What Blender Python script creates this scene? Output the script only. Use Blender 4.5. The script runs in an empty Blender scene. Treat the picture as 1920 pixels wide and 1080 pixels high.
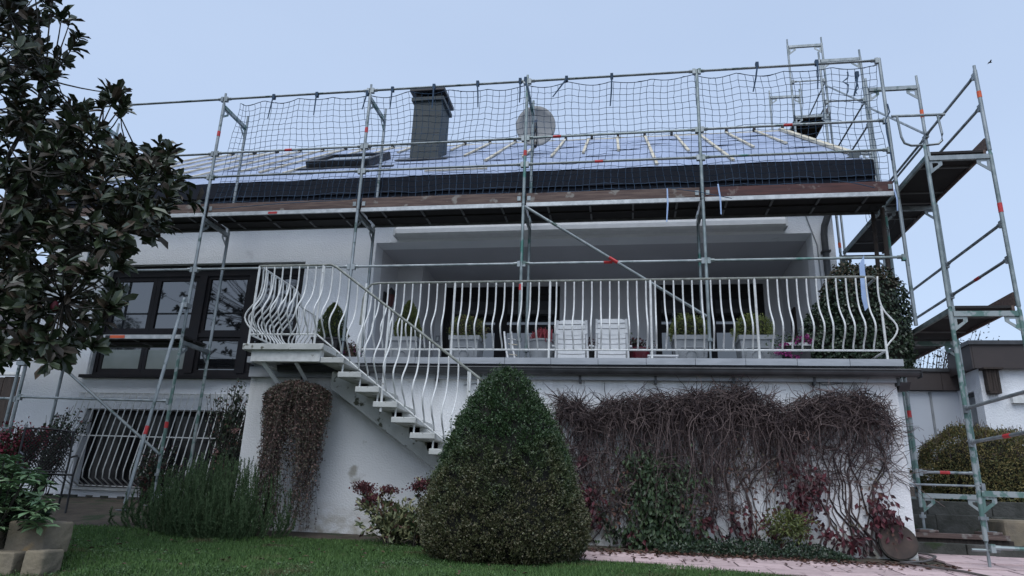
import bpy, math
import numpy as np
from mathutils import Vector, Matrix
RNG = np.random.default_rng(7)
sc = bpy.context.scene
COL = sc.collection

# ------------------------------------------------------------------ camera
CAM = np.array([6.5711, -9.3012, 0.4715]); FPX = 1298.86
YAW, PITCH, ROLL = -0.1661, 0.2978, 0.0373
def cam_axes():
    cy, sy = math.cos(YAW), math.sin(YAW)
    f = np.array([sy*math.cos(PITCH), cy*math.cos(PITCH), math.sin(PITCH)])
    r0 = np.array([cy, -sy, 0.0]); u0 = np.cross(r0, f)
    return (math.cos(ROLL)*r0+math.sin(ROLL)*u0, -math.sin(ROLL)*r0+math.cos(ROLL)*u0, f)
AR, AU, AF = cam_axes()
cd = bpy.data.cameras.new('camera'); cam = bpy.data.objects.new('camera', cd); COL.objects.link(cam)
cd.sensor_width = 36.0; cd.lens = FPX/1920*36; cd.clip_start = 0.05; cd.clip_end = 2000
mw = Matrix.Identity(4)
for i in range(3):
    mw[i][0] = AR[i]; mw[i][1] = AU[i]; mw[i][2] = -AF[i]; mw[i][3] = CAM[i]
cam.matrix_world = mw
sc.camera = cam
# a photo pixel (1920 x 1080) gives a direction; the plane of the thing it touches gives the distance
def ray(x, y): return AF+AR*(x-960)/FPX-AU*(y-540)/FPX
def aty(x, y, Y): d = ray(x, y); return CAM+d*((Y-CAM[1])/d[1])
def atz(x, y, Z): d = ray(x, y); return CAM+d*((Z-CAM[2])/d[2])

# ------------------------------------------------------------------ sky, sun, exposure (overcast)
W = bpy.data.worlds.new('World'); sc.world = W; W.use_nodes = True
nt = W.node_tree; nt.nodes.clear()
SUN_EL, SUN_AZ = math.radians(58), math.radians(186)
sky = nt.nodes.new('ShaderNodeTexSky'); sky.sky_type = 'NISHITA'; sky.sun_disc = False
sky.sun_elevation = SUN_EL; sky.sun_rotation = SUN_AZ; sky.dust_density = 2.0
b1 = nt.nodes.new('ShaderNodeBackground'); b1.inputs[1].default_value = 0.05
nt.links.new(sky.outputs[0], b1.inputs[0])
b2 = nt.nodes.new('ShaderNodeBackground'); b2.inputs[1].default_value = 1.0   # even cloud layer
ctc = nt.nodes.new('ShaderNodeTexCoord'); cn = nt.nodes.new('ShaderNodeTexNoise'); cn.inputs['Scale'].default_value = 1.6; cn.inputs['Detail'].default_value = 4
cmap = nt.nodes.new('ShaderNodeMapping'); cmap.inputs['Scale'].default_value = (1, 1, 2.6); nt.links.new(ctc.outputs['Generated'], cmap.inputs[0]); nt.links.new(cmap.outputs[0], cn.inputs['Vector'])
cr = nt.nodes.new('ShaderNodeValToRGB'); cr.color_ramp.elements[0].position = .3; cr.color_ramp.elements[1].position = .7
cr.color_ramp.elements[0].color = (.345, .425, .565, 1); cr.color_ramp.elements[1].color = (.375, .455, .59, 1)
nt.links.new(cn.outputs[0], cr.inputs[0]); nt.links.new(cr.outputs[0], b2.inputs[0])
ad = nt.nodes.new('ShaderNodeAddShader'); wo = nt.nodes.new('ShaderNodeOutputWorld')
nt.links.new(b1.outputs[0], ad.inputs[0]); nt.links.new(b2.outputs[0], ad.inputs[1]); nt.links.new(ad.outputs[0], wo.inputs[0])
sl = bpy.data.lights.new('sun', 'SUN'); sl.energy = 1.4; sl.angle = math.radians(50); sl.color = (.95, .98, 1)
sun = bpy.data.objects.new('sun', sl); COL.objects.link(sun)
sdir = Vector((math.cos(SUN_EL)*math.sin(SUN_AZ), math.cos(SUN_EL)*math.cos(SUN_AZ), math.sin(SUN_EL)))
sun.rotation_euler = sdir.to_track_quat('Z', 'Y').to_euler()
vs = sc.view_settings; vs.view_transform = 'Standard'; vs.look = 'None'; vs.exposure = 0.28; vs.gamma = 1.0; vs.use_curve_mapping = False
sc.cycles.max_bounces = 6

# ------------------------------------------------------------------ materials
FOL = {'magnolia_leaf': 1.6, 'ivy_leaf': 1.35, 'dry_ivy_leaf': 1.3, 'rosemary_needle': 1.7, 'cotoneaster_leaf': 1.9, 'green_creeper_leaf': .9, 'rhododendron_leaf': 1.5, 'grass_blade': 1.55,
       'autumn_hedge_leaf': 2.1, 'yellow_green_conifer': 1.25, 'golden_green_scale_leaf': 2.1, 'lawn_soil_and_moss': 1.5}
def M(name, c1, c2=None, scale=8, rough=.7, metal=0, bump=0, bscale=60, ior=1.5, island=0, stretch=None, spots=None, detail=4, lo=.35, hi=.65):
    k_ = FOL.get(name, 1); c1 = tuple(v*k_ for v in c1); c2 = None if c2 is None else tuple(v*k_ for v in c2)
    m = bpy.data.materials.new(name); m.use_nodes = True; n = m.node_tree; L = n.links.new
    b = n.nodes['Principled BSDF']; b.inputs['Roughness'].default_value = rough; b.inputs['Metallic'].default_value = metal
    b.inputs['IOR'].default_value = ior
    tc = n.nodes.new('ShaderNodeTexCoord'); src = tc.outputs['Object']
    if stretch:
        mp = n.nodes.new('ShaderNodeMapping'); mp.inputs['Scale'].default_value = stretch; L(src, mp.inputs[0]); src = mp.outputs[0]
    if c2 is None: c2 = tuple(v*.8 for v in c1)
    no = n.nodes.new('ShaderNodeTexNoise'); no.inputs['Scale'].default_value = scale; no.inputs['Detail'].default_value = detail
    L(src, no.inputs['Vector'])
    r = n.nodes.new('ShaderNodeValToRGB'); r.color_ramp.elements[0].position = lo; r.color_ramp.elements[1].position = hi
    r.color_ramp.elements[0].color = (*c1, 1); r.color_ramp.elements[1].color = (*c2, 1)
    if island:
        g = n.nodes.new('ShaderNodeNewGeometry'); mx = n.nodes.new('ShaderNodeMath'); mx.operation = 'MULTIPLY_ADD'
        L(g.outputs['Random Per Island'], mx.inputs[0]); mx.inputs[1].default_value = island
        mm = n.nodes.new('ShaderNodeMath'); mm.operation = 'MULTIPLY'; L(no.outputs[0], mm.inputs[0]); mm.inputs[1].default_value = 1-island
        L(mm.outputs[0], mx.inputs[2]); L(mx.outputs[0], r.inputs[0])
    else: L(no.outputs[0], r.inputs[0])
    out = r.outputs[0]
    if spots:   # (colour, scale, threshold): patches of another colour
        n2 = n.nodes.new('ShaderNodeTexNoise'); n2.inputs['Scale'].default_value = spots[1]; n2.inputs['Detail'].default_value = 6
        L(tc.outputs['Object'] if len(spots) < 4 else src, n2.inputs['Vector'])
        r2 = n.nodes.new('ShaderNodeValToRGB'); r2.color_ramp.elements[0].position = spots[2]; r2.color_ramp.elements[1].position = spots[2]+.06
        L(n2.outputs[0], r2.inputs[0]); mix = n.nodes.new('ShaderNodeMixRGB'); L(r2.outputs[0], mix.inputs[0]); L(out, mix.inputs[1])
        mix.inputs[2].default_value = (*spots[0], 1); out = mix.outputs[0]
    L(out, b.inputs['Base Color'])
    if bump:
        nb = n.nodes.new('ShaderNodeTexNoise'); nb.inputs['Scale'].default_value = bscale; nb.inputs['Detail'].default_value = 3
        L(src, nb.inputs['Vector']); bp = n.nodes.new('ShaderNodeBump'); bp.inputs['Strength'].default_value = bump; bp.inputs['Distance'].default_value = .02
        L(nb.outputs[0], bp.inputs['Height']); L(bp.outputs[0], b.inputs['Normal'])
    m.diffuse_color = (*c1, 1)
    return m
m_render = M('white_render', (.79, .81, .84), (.71, .73, .77), scale=1.3, rough=.9, bump=.55, bscale=42, lo=.4, hi=.75, spots=((.62, .64, .67), 1.7, .64))
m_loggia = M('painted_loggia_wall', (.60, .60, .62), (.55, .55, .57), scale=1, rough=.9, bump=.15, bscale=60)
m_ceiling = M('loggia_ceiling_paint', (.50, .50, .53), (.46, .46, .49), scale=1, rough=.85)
m_terr = M('terrace_wall_render', (.86, .865, .87), (.76, .765, .77), scale=.9, rough=.9, bump=.5, bscale=45, spots=((.42, .40, .36), 2.2, .66), lo=.42, hi=.72)
def add_stains(m):
    n = m.node_tree; L = n.links.new; b = n.nodes['Principled BSDF']; src = b.inputs['Base Color'].links[0].from_socket; tc = n.nodes.new('ShaderNodeTexCoord')
    sp = n.nodes.new('ShaderNodeSeparateXYZ'); L(tc.outputs['Object'], sp.inputs[0])
    def stain(src, scale, stretch, z0, z1, lo, hi, col, amt):
        mp = n.nodes.new('ShaderNodeMapping'); mp.inputs['Scale'].default_value = stretch; L(tc.outputs['Object'], mp.inputs[0])
        no = n.nodes.new('ShaderNodeTexNoise'); no.inputs['Scale'].default_value = scale; no.inputs['Detail'].default_value = 5; L(mp.outputs[0], no.inputs['Vector'])
        r = n.nodes.new('ShaderNodeMapRange'); r.inputs[1].default_value = lo; r.inputs[2].default_value = hi; L(no.outputs[0], r.inputs[0])
        h = n.nodes.new('ShaderNodeMapRange'); h.inputs[1].default_value = z0; h.inputs[2].default_value = z1; L(sp.outputs[2], h.inputs[0])
        mu = n.nodes.new('ShaderNodeMath'); mu.operation = 'MULTIPLY'; L(r.outputs[0], mu.inputs[0]); L(h.outputs[0], mu.inputs[1])
        m2 = n.nodes.new('ShaderNodeMath'); m2.operation = 'MULTIPLY'; L(mu.outputs[0], m2.inputs[0]); m2.inputs[1].default_value = amt
        mx = n.nodes.new('ShaderNodeMixRGB'); L(m2.outputs[0], mx.inputs[0]); L(src, mx.inputs[1]); mx.inputs[2].default_value = (*col, 1); return mx.outputs[0]
    src = stain(src, 5, (1, 1, .12), 1.2, 2.0, .46, .70, (.42, .42, .40), .55)      # drip marks below the slab
    src = stain(src, 6, (1, 1, 1.6), .42, .02, .36, .62, (.40, .36, .28), .8)       # splash dirt at the foot
    L(src, b.inputs['Base Color'])
add_stains(m_terr)
m_dark = M('dark_frame_paint', (.010, .010, .013), (.014, .012, .014), rough=.6, ior=1.35)
m_glass = M('window_glass', (.008, .009, .011), (.012, .013, .015), scale=.6, rough=.03, ior=2.15, bump=.02, bscale=1.2)
m_bglass = M('basement_glass', (.006, .006, .007), (.010, .010, .011), scale=.6, rough=.15, ior=1.35)
m_frost = M('frosted_pane', (.22, .25, .24), (.18, .21, .20), scale=3, rough=.35)
m_steel = M('galvanised_steel', (.33, .36, .37), (.20, .23, .24), scale=9, rough=.45, metal=.55, spots=((.09, .13, .12), 6, .62), stretch=(1, 1, .5))
m_green = M('worn_green_scaffold_paint', (.085, .165, .145), (.13, .215, .19), scale=7, rough=.5, metal=.2, spots=((.30, .34, .34), 8, .47))
m_steelg = M('steel_with_green_traces', (.30, .34, .34), (.17, .21, .21), scale=8, rough=.45, metal=.5, spots=((.075, .19, .16), 2.6, .58))
m_alu = M('aluminium_deck_edge', (.55, .57, .58), (.40, .42, .43), scale=14, rough=.5, metal=.3)
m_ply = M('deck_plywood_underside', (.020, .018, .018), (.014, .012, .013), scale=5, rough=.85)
m_board = M('weathered_plank', (.15, .105, .088), (.085, .055, .05), scale=6, rough=.85, stretch=(.5, 6, 6), spots=((.24, .22, .20), 5, .6), bump=.3, bscale=30)
m_redboard = M('red_brown_plank', (.105, .045, .04), (.065, .032, .032), scale=6, rough=.85, stretch=(.5, 6, 6), spots=((.16, .12, .11), 7, .63))
m_red = M('red_marking_tape', (.55, .035, .04), (.42, .03, .03), rough=.5)
m_orange = M('orange_marking_tape', (.7, .12, .03), (.6, .09, .03), rough=.5)
m_white = M('white_metal_paint', (.74, .75, .74), (.60, .61, .60), scale=12, rough=.5, spots=((.22, .21, .17), 16, .69))
m_topr = M('mossy_rail_top', (.30, .31, .28), (.17, .18, .16), scale=14, rough=.7)
m_tread = M('painted_concrete_tread', (.62, .63, .61), (.50, .51, .49), scale=5, rough=.8, spots=((.10, .10, .07), 9, .60), bump=.2)
m_slab = M('grey_slab_edge', (.40, .42, .45), (.31, .33, .355), scale=6, rough=.7, stretch=(.6, 1, 3))
m_gutter = M('zinc_gutter', (.07, .073, .078), (.045, .047, .05), scale=5, rough=.5, metal=.3)
m_black = M('black_fitting', (.015, .015, .017), rough=.5)
m_memb = M('roof_membrane', (.33, .39, .53), (.25, .30, .42), scale=3, rough=.5, bump=.55, bscale=7, spots=((.32, .36, .45), 5, .62), stretch=(1, .35, .35))
m_batten = M('new_timber_batten', (.62, .57, .45), (.50, .44, .33), scale=6, rough=.75, stretch=(3, .4, .4))
m_fascia = M('dark_blue_fascia', (.007, .010, .018), (.011, .014, .022), scale=3, rough=.8, ior=1.3)
m_slate = M('grey_chimney_cladding', (.018, .028, .031), (.028, .038, .042), scale=3, rough=.6, bump=.1, bscale=9)
m_dish = M('grey_dish_paint', (.24, .245, .25), (.21, .215, .22), rough=.55)
m_net = M('dark_blue_net_cord', (.016, .040, .075), (.028, .065, .12), rough=.8)
m_netl = M('teal_blue_strap', (.03, .07, .12), (.05, .10, .17), rough=.7)
m_paleb = M('pale_blue_tarp', (.30, .42, .66), (.36, .48, .70), scale=6, rough=.6)
m_leafm = M('magnolia_leaf', (.014, .021, .011), (.036, .047, .025), rough=.33, island=.7, scale=3, lo=.2, hi=.8, spots=((.07, .048, .022), 3.1, .66))
m_leafu = M('brown_felted_magnolia_leaf', (.062, .042, .026), (.034, .026, .018), rough=.6, island=.7)
m_bark = M('grey_bark', (.05, .045, .038), (.03, .026, .022), scale=12, rough=.9, bump=.5, bscale=30)
m_core = M('inner_shade_core', (.010, .011, .008), (.014, .014, .010), rough=1)  # near-black filler for shrub insides; shade between the leaves put into the colour
m_ivy = M('ivy_leaf', (.010, .022, .012), (.026, .044, .022), rough=.4, island=.8)
m_ivydry = M('dry_ivy_leaf', (.040, .036, .022), (.06, .048, .03), rough=.7, island=.8)
m_rose = M('rosemary_needle', (.026, .048, .020), (.056, .082, .040), rough=.8, island=.8, ior=1.3)
m_cot = M('cotoneaster_leaf', (.050, .048, .032), (.080, .048, .040), rough=.65, island=.9)
m_vine = M('bare_creeper_stem', (.034, .022, .024), (.135, .100, .094), rough=.9, island=.95)
m_redleaf = M('red_creeper_leaf', (.092, .016, .024), (.040, .012, .016), rough=.55, island=.9)
m_brownleaf = M('dry_brown_leaf', (.13, .065, .045), (.07, .035, .028), rough=.8, island=.9)
m_greenleaf = M('green_creeper_leaf', (.022, .048, .018), (.052, .085, .034), rough=.5, island=.9)
m_rhodo = M('rhododendron_leaf', (.055, .105, .05), (.11, .17, .085), rough=.4, island=.8)
m_grass = M('grass_blade', (.020, .052, .010), (.058, .108, .026), rough=.7, island=.5, scale=2.2, lo=.25, hi=.75, spots=((.085, .088, .034), 1.9, .60))
m_lawn = M('lawn_soil_and_moss', (.018, .035, .010), (.030, .050, .014), scale=4, rough=1, bump=.6, bscale=40)
m_soil = M('garden_soil', (.050, .040, .030), (.085, .068, .05), scale=5, rough=1, bump=.8, bscale=30, spots=((.03, .042, .018), 3, .56))
m_pink = M('pink_paving_slab', (.62, .47, .46), (.52, .385, .38), scale=7, rough=.85, spots=((.24, .17, .16), 4, .63), bump=.3, bscale=50)
def object_tint(m, lo, hi):
    n = m.node_tree; L = n.links.new; b = n.nodes['Principled BSDF']; src = b.inputs['Base Color'].links[0].from_socket
    oi = n.nodes.new('ShaderNodeObjectInfo'); mr = n.nodes.new('ShaderNodeMapRange'); mr.inputs[3].default_value = lo; mr.inputs[4].default_value = hi; L(oi.outputs['Random'], mr.inputs[0])
    hs = n.nodes.new('ShaderNodeHueSaturation'); L(mr.outputs[0], hs.inputs['Value']); L(src, hs.inputs['Color']); L(hs.outputs[0], b.inputs['Base Color'])
object_tint(m_pink, .80, 1.06); object_tint(m_leafm, .75, 1.5); object_tint(m_rhodo, .7, 1.3); object_tint(m_tread, .86, 1.05)
m_joint = M('paving_joint_sand', (.07, .05, .045), (.05, .04, .035), rough=1)
m_conc = M('weathered_concrete', (.085, .085, .078), (.045, .047, .04), scale=5, rough=.95, bump=.6, bscale=25, spots=((.03, .045, .02), 4, .6))
m_stone = M('yellowish_sandstone', (.24, .20, .14), (.15, .13, .10), scale=4, rough=.95, bump=.9, bscale=12, spots=((.26, .18, .09), 3, .62))
m_brownf = M('brown_fascia_panel', (.048, .036, .034), (.040, .031, .03), scale=3, rough=.6)
m_door = M('white_metal_door', (.50, .53, .58), (.46, .49, .54), scale=1, rough=.45)
m_wood = M('dark_weathered_wood', (.060, .045, .038), (.030, .023, .02), scale=5, rough=.9, stretch=(8, 8, .6), bump=.4, bscale=30)
m_planter = M('grey_stone_planter', (.27, .285, .30), (.20, .215, .23), scale=6, rough=.8, bump=.25, bscale=25)
m_plastic = M('white_plastic', (.72, .73, .74), (.64, .65, .66), scale=5, rough=.4)
m_redpot = M('dark_red_glazed_pot', (.10, .010, .02), (.07, .008, .014), rough=.25)
m_heather = M('pink_heather', (.28, .04, .055), (.14, .025, .03), rough=.7, island=.9)
m_pinkfl = M('magenta_petal', (.30, .02, .18), (.17, .015, .10), rough=.6, island=.9)
m_redfl = M('dull_red_bloom', (.22, .02, .045), (.12, .015, .03), rough=.7, island=.9)
m_sedfl = M('dark_red_sedum_head', (.12, .03, .036), (.06, .018, .02), rough=.8, island=.9)
m_sedlf = M('pale_sedum_leaf', (.25, .25, .13), (.12, .14, .065), rough=.5, island=.9)
m_iron = M('black_cast_iron', (.012, .012, .014), (.02, .02, .022), rough=.45, metal=.3)
m_yelgr = M('yellow_green_conifer', (.10, .115, .030), (.045, .062, .016), rough=.6, island=.8)
m_yewtop = M('golden_green_scale_leaf', (.075, .085, .018), (.035, .050, .012), rough=.6, island=.8)
m_hedge = M('autumn_hedge_leaf', (.115, .092, .034), (.045, .052, .018), rough=.7, island=.9)
m_brick = M('warm_lamp_metal', (.10, .03, .028), (.06, .02, .02), rough=.5)
m_paleyel = M('cream_wall', (.62, .64, .67), (.58, .60, .63), scale=1, rough=.9)
m_hose = M('grey_hose', (.11, .10, .095), (.08, .07, .065), rough=.5)

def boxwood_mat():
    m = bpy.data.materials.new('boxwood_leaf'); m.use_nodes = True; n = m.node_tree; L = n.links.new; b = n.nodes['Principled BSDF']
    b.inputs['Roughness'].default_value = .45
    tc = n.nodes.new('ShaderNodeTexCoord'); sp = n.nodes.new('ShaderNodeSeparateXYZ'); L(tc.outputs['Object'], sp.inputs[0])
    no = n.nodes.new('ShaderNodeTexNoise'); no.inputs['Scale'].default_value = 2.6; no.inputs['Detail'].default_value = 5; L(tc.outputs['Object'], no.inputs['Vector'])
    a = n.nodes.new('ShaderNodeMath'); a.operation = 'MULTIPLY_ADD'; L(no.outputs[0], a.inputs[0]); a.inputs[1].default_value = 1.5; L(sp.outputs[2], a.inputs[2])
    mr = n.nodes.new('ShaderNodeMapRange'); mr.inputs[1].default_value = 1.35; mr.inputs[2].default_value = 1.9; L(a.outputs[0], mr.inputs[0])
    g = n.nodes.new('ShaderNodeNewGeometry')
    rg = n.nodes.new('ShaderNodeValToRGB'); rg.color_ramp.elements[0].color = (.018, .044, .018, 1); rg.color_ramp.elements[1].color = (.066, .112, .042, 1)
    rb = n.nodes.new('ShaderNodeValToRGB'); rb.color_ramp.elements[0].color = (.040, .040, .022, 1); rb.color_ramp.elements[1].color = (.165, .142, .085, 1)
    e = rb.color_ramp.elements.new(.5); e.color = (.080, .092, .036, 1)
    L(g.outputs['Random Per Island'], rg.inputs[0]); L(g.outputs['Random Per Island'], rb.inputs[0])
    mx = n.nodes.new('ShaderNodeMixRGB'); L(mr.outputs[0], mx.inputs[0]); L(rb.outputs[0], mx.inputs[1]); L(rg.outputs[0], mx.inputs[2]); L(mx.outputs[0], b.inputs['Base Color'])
    return m
m_box = boxwood_mat()

# ------------------------------------------------------------------ builders
def tag(o, label=None, cat=None, group=None, kind=None):
    if label: o['label'] = label
    if cat: o['category'] = cat
    if group: o['group'] = group
    if kind: o['kind'] = kind
    return o
def thing(name, loc, label, cat, group=None):
    o = bpy.data.objects.new(name, None); COL.objects.link(o); o.location = loc; o.empty_display_size = .1
    return tag(o, label, cat, group)
def origin(o):
    v = Vector((0, 0, 0))
    while o is not None: v = v+Vector(o.location); o = o.parent
    return np.array(v)
def link(name, me, parent=None, loc=None, mat=None):
    o = bpy.data.objects.new(name, me); COL.objects.link(o)
    if parent is not None: o.parent = parent
    if loc is not None: o.location = loc
    return o
def raw_mesh(name, V, F, mat, smooth=False):
    """V (n,3); F list of index arrays (each (k,3) or (k,4))"""
    me = bpy.data.meshes.new(name); V = np.asarray(V, np.float32)
    Fs = [np.asarray(f, np.int32) for f in F if len(f)]
    me.vertices.add(len(V)); me.vertices.foreach_set('co', V.ravel())
    idx = np.concatenate([f.ravel() for f in Fs]); tot = np.concatenate([np.full(len(f), f.shape[1], np.int32) for f in Fs])
    st = np.concatenate([[0], np.cumsum(tot)[:-1]]).astype(np.int32)
    me.loops.add(len(idx)); me.loops.foreach_set('vertex_index', idx)
    me.polygons.add(len(tot)); me.polygons.foreach_set('loop_start', st); me.polygons.foreach_set('loop_total', tot)
    me.polygons.foreach_set('use_smooth', np.full(len(tot), bool(smooth)))
    me.materials.append(mat); me.update(calc_edges=True); me.validate()
    return me
class MB:
    def __init__(s): s.v = []; s.q = []; s.t = []; s.n = 0
    def add(s, V, Q=(), T=()):
        V = np.asarray(V, float); s.v.append(V)
        if len(Q): s.q.append(np.asarray(Q)+s.n)
        if len(T): s.t.append(np.asarray(T)+s.n)
        s.n += len(V); return s
    def box(s, a, b, R=None, c=None):
        a = np.array(a, float); b = np.array(b, float)
        V = np.array([[x, y, z] for z in (a[2], b[2]) for y in (a[1], b[1]) for x in (a[0], b[0])])
        if R is not None:
            c = np.array(c if c is not None else (a+b)/2); V = (V-c)@np.array(R).T+c
        return s.add(V, [[0, 2, 3, 1], [4, 5, 7, 6], [0, 1, 5, 4], [2, 6, 7, 3], [0, 4, 6, 2], [1, 3, 7, 5]])
    def tube(s, pts, r, n=8, caps=True, flat=1.0):
        P = np.asarray(pts, float); K = len(P); r = np.full(K, r, float) if np.isscalar(r) else np.asarray(r, float)
        T = np.gradient(P, axis=0) if K > 2 else np.repeat((P[1]-P[0])[None], 2, 0)
        T /= np.linalg.norm(T, axis=1)[:, None]+1e-12
        ref = np.array([0, 0, 1.]) if abs(T[:, 2]).mean() < .8 else np.array([0, 1., 0])
        U = np.cross(T, ref); U /= np.linalg.norm(U, axis=1)[:, None]+1e-12; B = np.cross(T, U)
        a = np.arange(n)*2*math.pi/n
        V = P[:, None]+r[:, None, None]*(np.cos(a)[None, :, None]*U[:, None]+flat*np.sin(a)[None, :, None]*B[:, None])
        i = np.arange(K-1)[:, None]*n; j = np.arange(n)[None]; j2 = (j+1) % n
        Q = np.stack([i+j, i+j2, i+n+j2, i+n+j], -1).reshape(-1, 4)
        V = V.reshape(-1, 3); T2 = []
        if caps:
            V = np.vstack([V, P[0], P[-1]]); c0, c1 = K*n, K*n+1
            T2 = [[c0, (k+1) % n, k] for k in range(n)]+[[c1, (K-1)*n+k, (K-1)*n+(k+1) % n] for k in range(n)]
        return s.add(V, Q, T2)
    def lathe(s, prof, c, n=20, sx=1, sy=1):
        pr = np.asarray(prof, float); a = np.arange(n)*2*math.pi/n
        V = np.stack([c[0]+sx*pr[:, 0:1]*np.cos(a), c[1]+sy*pr[:, 0:1]*np.sin(a), c[2]+np.repeat(pr[:, 1:2], n, 1)], -1).reshape(-1, 3)
        K = len(pr); i = np.arange(K-1)[:, None]*n; j = np.arange(n)[None]; j2 = (j+1) % n
        return s.add(V, np.stack([i+j, i+j2, i+n+j2, i+n+j], -1).reshape(-1, 4))
    def prism(s, poly, axis, a, b):
        """poly: list of 2D points in the two other axes, extruded along axis between a and b"""
        P = np.asarray(poly, float); n = len(P); o = [i for i in range(3) if i != axis]
        V = np.zeros((2*n, 3)); V[:n, o] = P; V[n:, o] = P; V[:n, axis] = a; V[n:, axis] = b
        Q = [[k, (k+1) % n, n+(k+1) % n, n+k] for k in range(n)]
        T = [[0, k, k+1] for k in range(1, n-1)]+[[n, n+k+1, n+k] for k in range(1, n-1)]
        return s.add(V, Q, T)
    def mesh(s, name, mat, smooth=False):
        V = np.vstack(s.v); F = []
        if s.q: F.append(np.vstack(s.q))
        if s.t: F.append(np.vstack(s.t))
        return raw_mesh(name, V, F, mat, smooth)
    def build(s, name, mat, parent=None, smooth=False, local=False, bevel=0, center=False):
        off = origin(parent) if (parent is not None and not local) else np.zeros(3)
        V = np.vstack(s.v)-off; F = []
        loc = None
        if center:
            loc = (V.min(0)+V.max(0))/2; loc[2] = V[:, 2].min(); V = V-loc
        if s.q: F.append(np.vstack(s.q))
        if s.t: F.append(np.vstack(s.t))
        me = raw_mesh(name, V, F, mat, smooth)
        if smooth:
            try: me.set_sharp_from_angle(angle=math.radians(45))
            except Exception: pass
        o = link(name, me, parent, loc)
        if bevel:
            md = o.modifiers.new('bevel', 'BEVEL'); md.width = bevel; md.segments = 2; md.limit_method = 'ANGLE'
        return o
def box(name, a, b, mat, parent=None, bevel=0, **k): return MB().box(a, b).build(name, mat, parent, bevel=bevel, **k)
def tube(name, pts, r, mat, parent=None, n=8, **k): return MB().tube(pts, r, n).build(name, mat, parent, smooth=True, **k)
def unit(v): return v/(np.linalg.norm(v, axis=-1, keepdims=True)+1e-12)
def rnd(n, s=1.0): return RNG.normal(size=(n, 3))*s
def leaf_geo(P, D, L, Wd, nrm=None, fold=.25, six=False):
    """leaves at P, pointing along D, length L, width Wd -> verts, quads"""
    N = len(P); D = unit(D); nrm = rnd(N) if nrm is None else nrm+rnd(N, .35)
    S = unit(np.cross(D, nrm)); U = np.cross(S, D)
    L = np.broadcast_to(np.asarray(L, float), (N,))[:, None]; Wd = np.broadcast_to(np.asarray(Wd, float), (N,))[:, None]
    if six:
        V = np.stack([P, P+D*L*.3+S*Wd*.38+U*Wd*fold, P+D*L*.74+S*Wd*.46+U*Wd*fold, P+D*L-U*L*.08, P+D*L*.74-S*Wd*.46+U*Wd*fold, P+D*L*.3-S*Wd*.38+U*Wd*fold, P+D*L*.5], 1).reshape(-1, 3)
        b = np.arange(N)[:, None]*7
        T = np.concatenate([b+np.array([[i, j, 6]]) for i, j in ((0, 1), (1, 2), (2, 3), (3, 4), (4, 5), (5, 0))])
        return V, T
    V = np.stack([P, P+D*L*.5+S*Wd*.5+U*Wd*fold, P+D*L, P+D*L*.5-S*Wd*.5+U*Wd*fold], 1).reshape(-1, 3)
    return V, np.arange(N)[:, None]*4+np.array([[0, 1, 2, 3]])
def leaves(name, P, D, L, Wd, mat, parent=None, nrm=None, fold=.25, kind='stuff', six=False):
    V, F = leaf_geo(np.asarray(P, float), np.asarray(D, float), L, Wd, nrm, fold, six)
    if parent is not None: V = V-origin(parent)
    o = link(name, raw_mesh(name, V, [F], mat), parent)
    if kind: o['kind'] = kind
    return o
def strand_geo(P, r):
    """P (N,K,3) polylines, r (N,K) -> three-sided tubes"""
    N, K, _ = P.shape; T = unit(np.gradient(P, axis=1)); ref = unit(rnd(N))[:, None]
    U = unit(np.cross(T, np.broadcast_to(ref, T.shape))); B = np.cross(T, U); V = []
    for k in range(3):
        a = k*2*math.pi/3; V.append(P+r[..., None]*(math.cos(a)*U+math.sin(a)*B))
    V = np.stack(V, 2).reshape(-1, 3)
    b = (np.arange(N)[:, None, None]*K+np.arange(K-1)[None, :, None])*3; j = np.arange(3)[None, None]; j2 = (j+1) % 3
    return V, np.stack([b+j, b+j2, b+3+j2, b+3+j], -1).reshape(-1, 4)
def strands(name, P, r, mat, parent=None, kind='stuff'):
    V, F = strand_geo(P, r)
    if parent is not None: V = V-origin(parent)
    o = link(name, raw_mesh(name, V, [F], mat), parent)
    if kind: o['kind'] = kind
    return o
def rotz(a): c, s = math.cos(a), math.sin(a); return np.array([[c, -s, 0], [s, c, 0], [0, 0, 1.]])
def rotx(a): c, s = math.cos(a), math.sin(a); return np.array([[1, 0, 0], [0, c, -s], [0, s, c]])
def blob_points(n, c, r, power=2.0, noise=.08, zmin=None):
    """points on a lumpy superellipsoid and their outward normals"""
    d = unit(rnd(n)); r = np.array(r, float)
    k = (np.abs(d/1.0)**power).sum(1)**(-1/power)
    P = d*k[:, None]
    f = 1+noise*(np.sin(5*d[:, 0]+3*d[:, 2]+1)+np.sin(7*d[:, 1]-4*d[:, 2])+np.sin(11*d[:, 2]+6*d[:, 0]))/2
    P = P*f[:, None]*r+np.array(c); Nn = unit(d/r)
    if zmin is not None: k2 = P[:, 2] > zmin; P, Nn = P[k2], Nn[k2]
    return P, Nn
def blob_core(name, c, r, mat, parent, scale=.9, zmin=None, power=2.0, n=14):  # added solid core that stops views through the foliage, coloured like deep shade
    th = np.linspace(0, math.pi, n); prof = []
    V = []; m = n*2
    for t in th:
        for k in range(m):
            a = k*2*math.pi/m; d = np.array([math.sin(t)*math.cos(a), math.sin(t)*math.sin(a), math.cos(t)])
            kk = (np.abs(d)**power).sum()**(-1/power); p = d*kk*np.array(r)*scale+np.array(c)
            if zmin is not None: p[2] = max(p[2], zmin)
            V.append(p)
    i = np.arange(n-1)[:, None]*m; j = np.arange(m)[None]; j2 = (j+1) % m
    return MB().add(V, np.stack([i+j, i+m+j, i+m+j2, i+j2], -1).reshape(-1, 4)).build(name, mat, parent, smooth=True)

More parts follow.
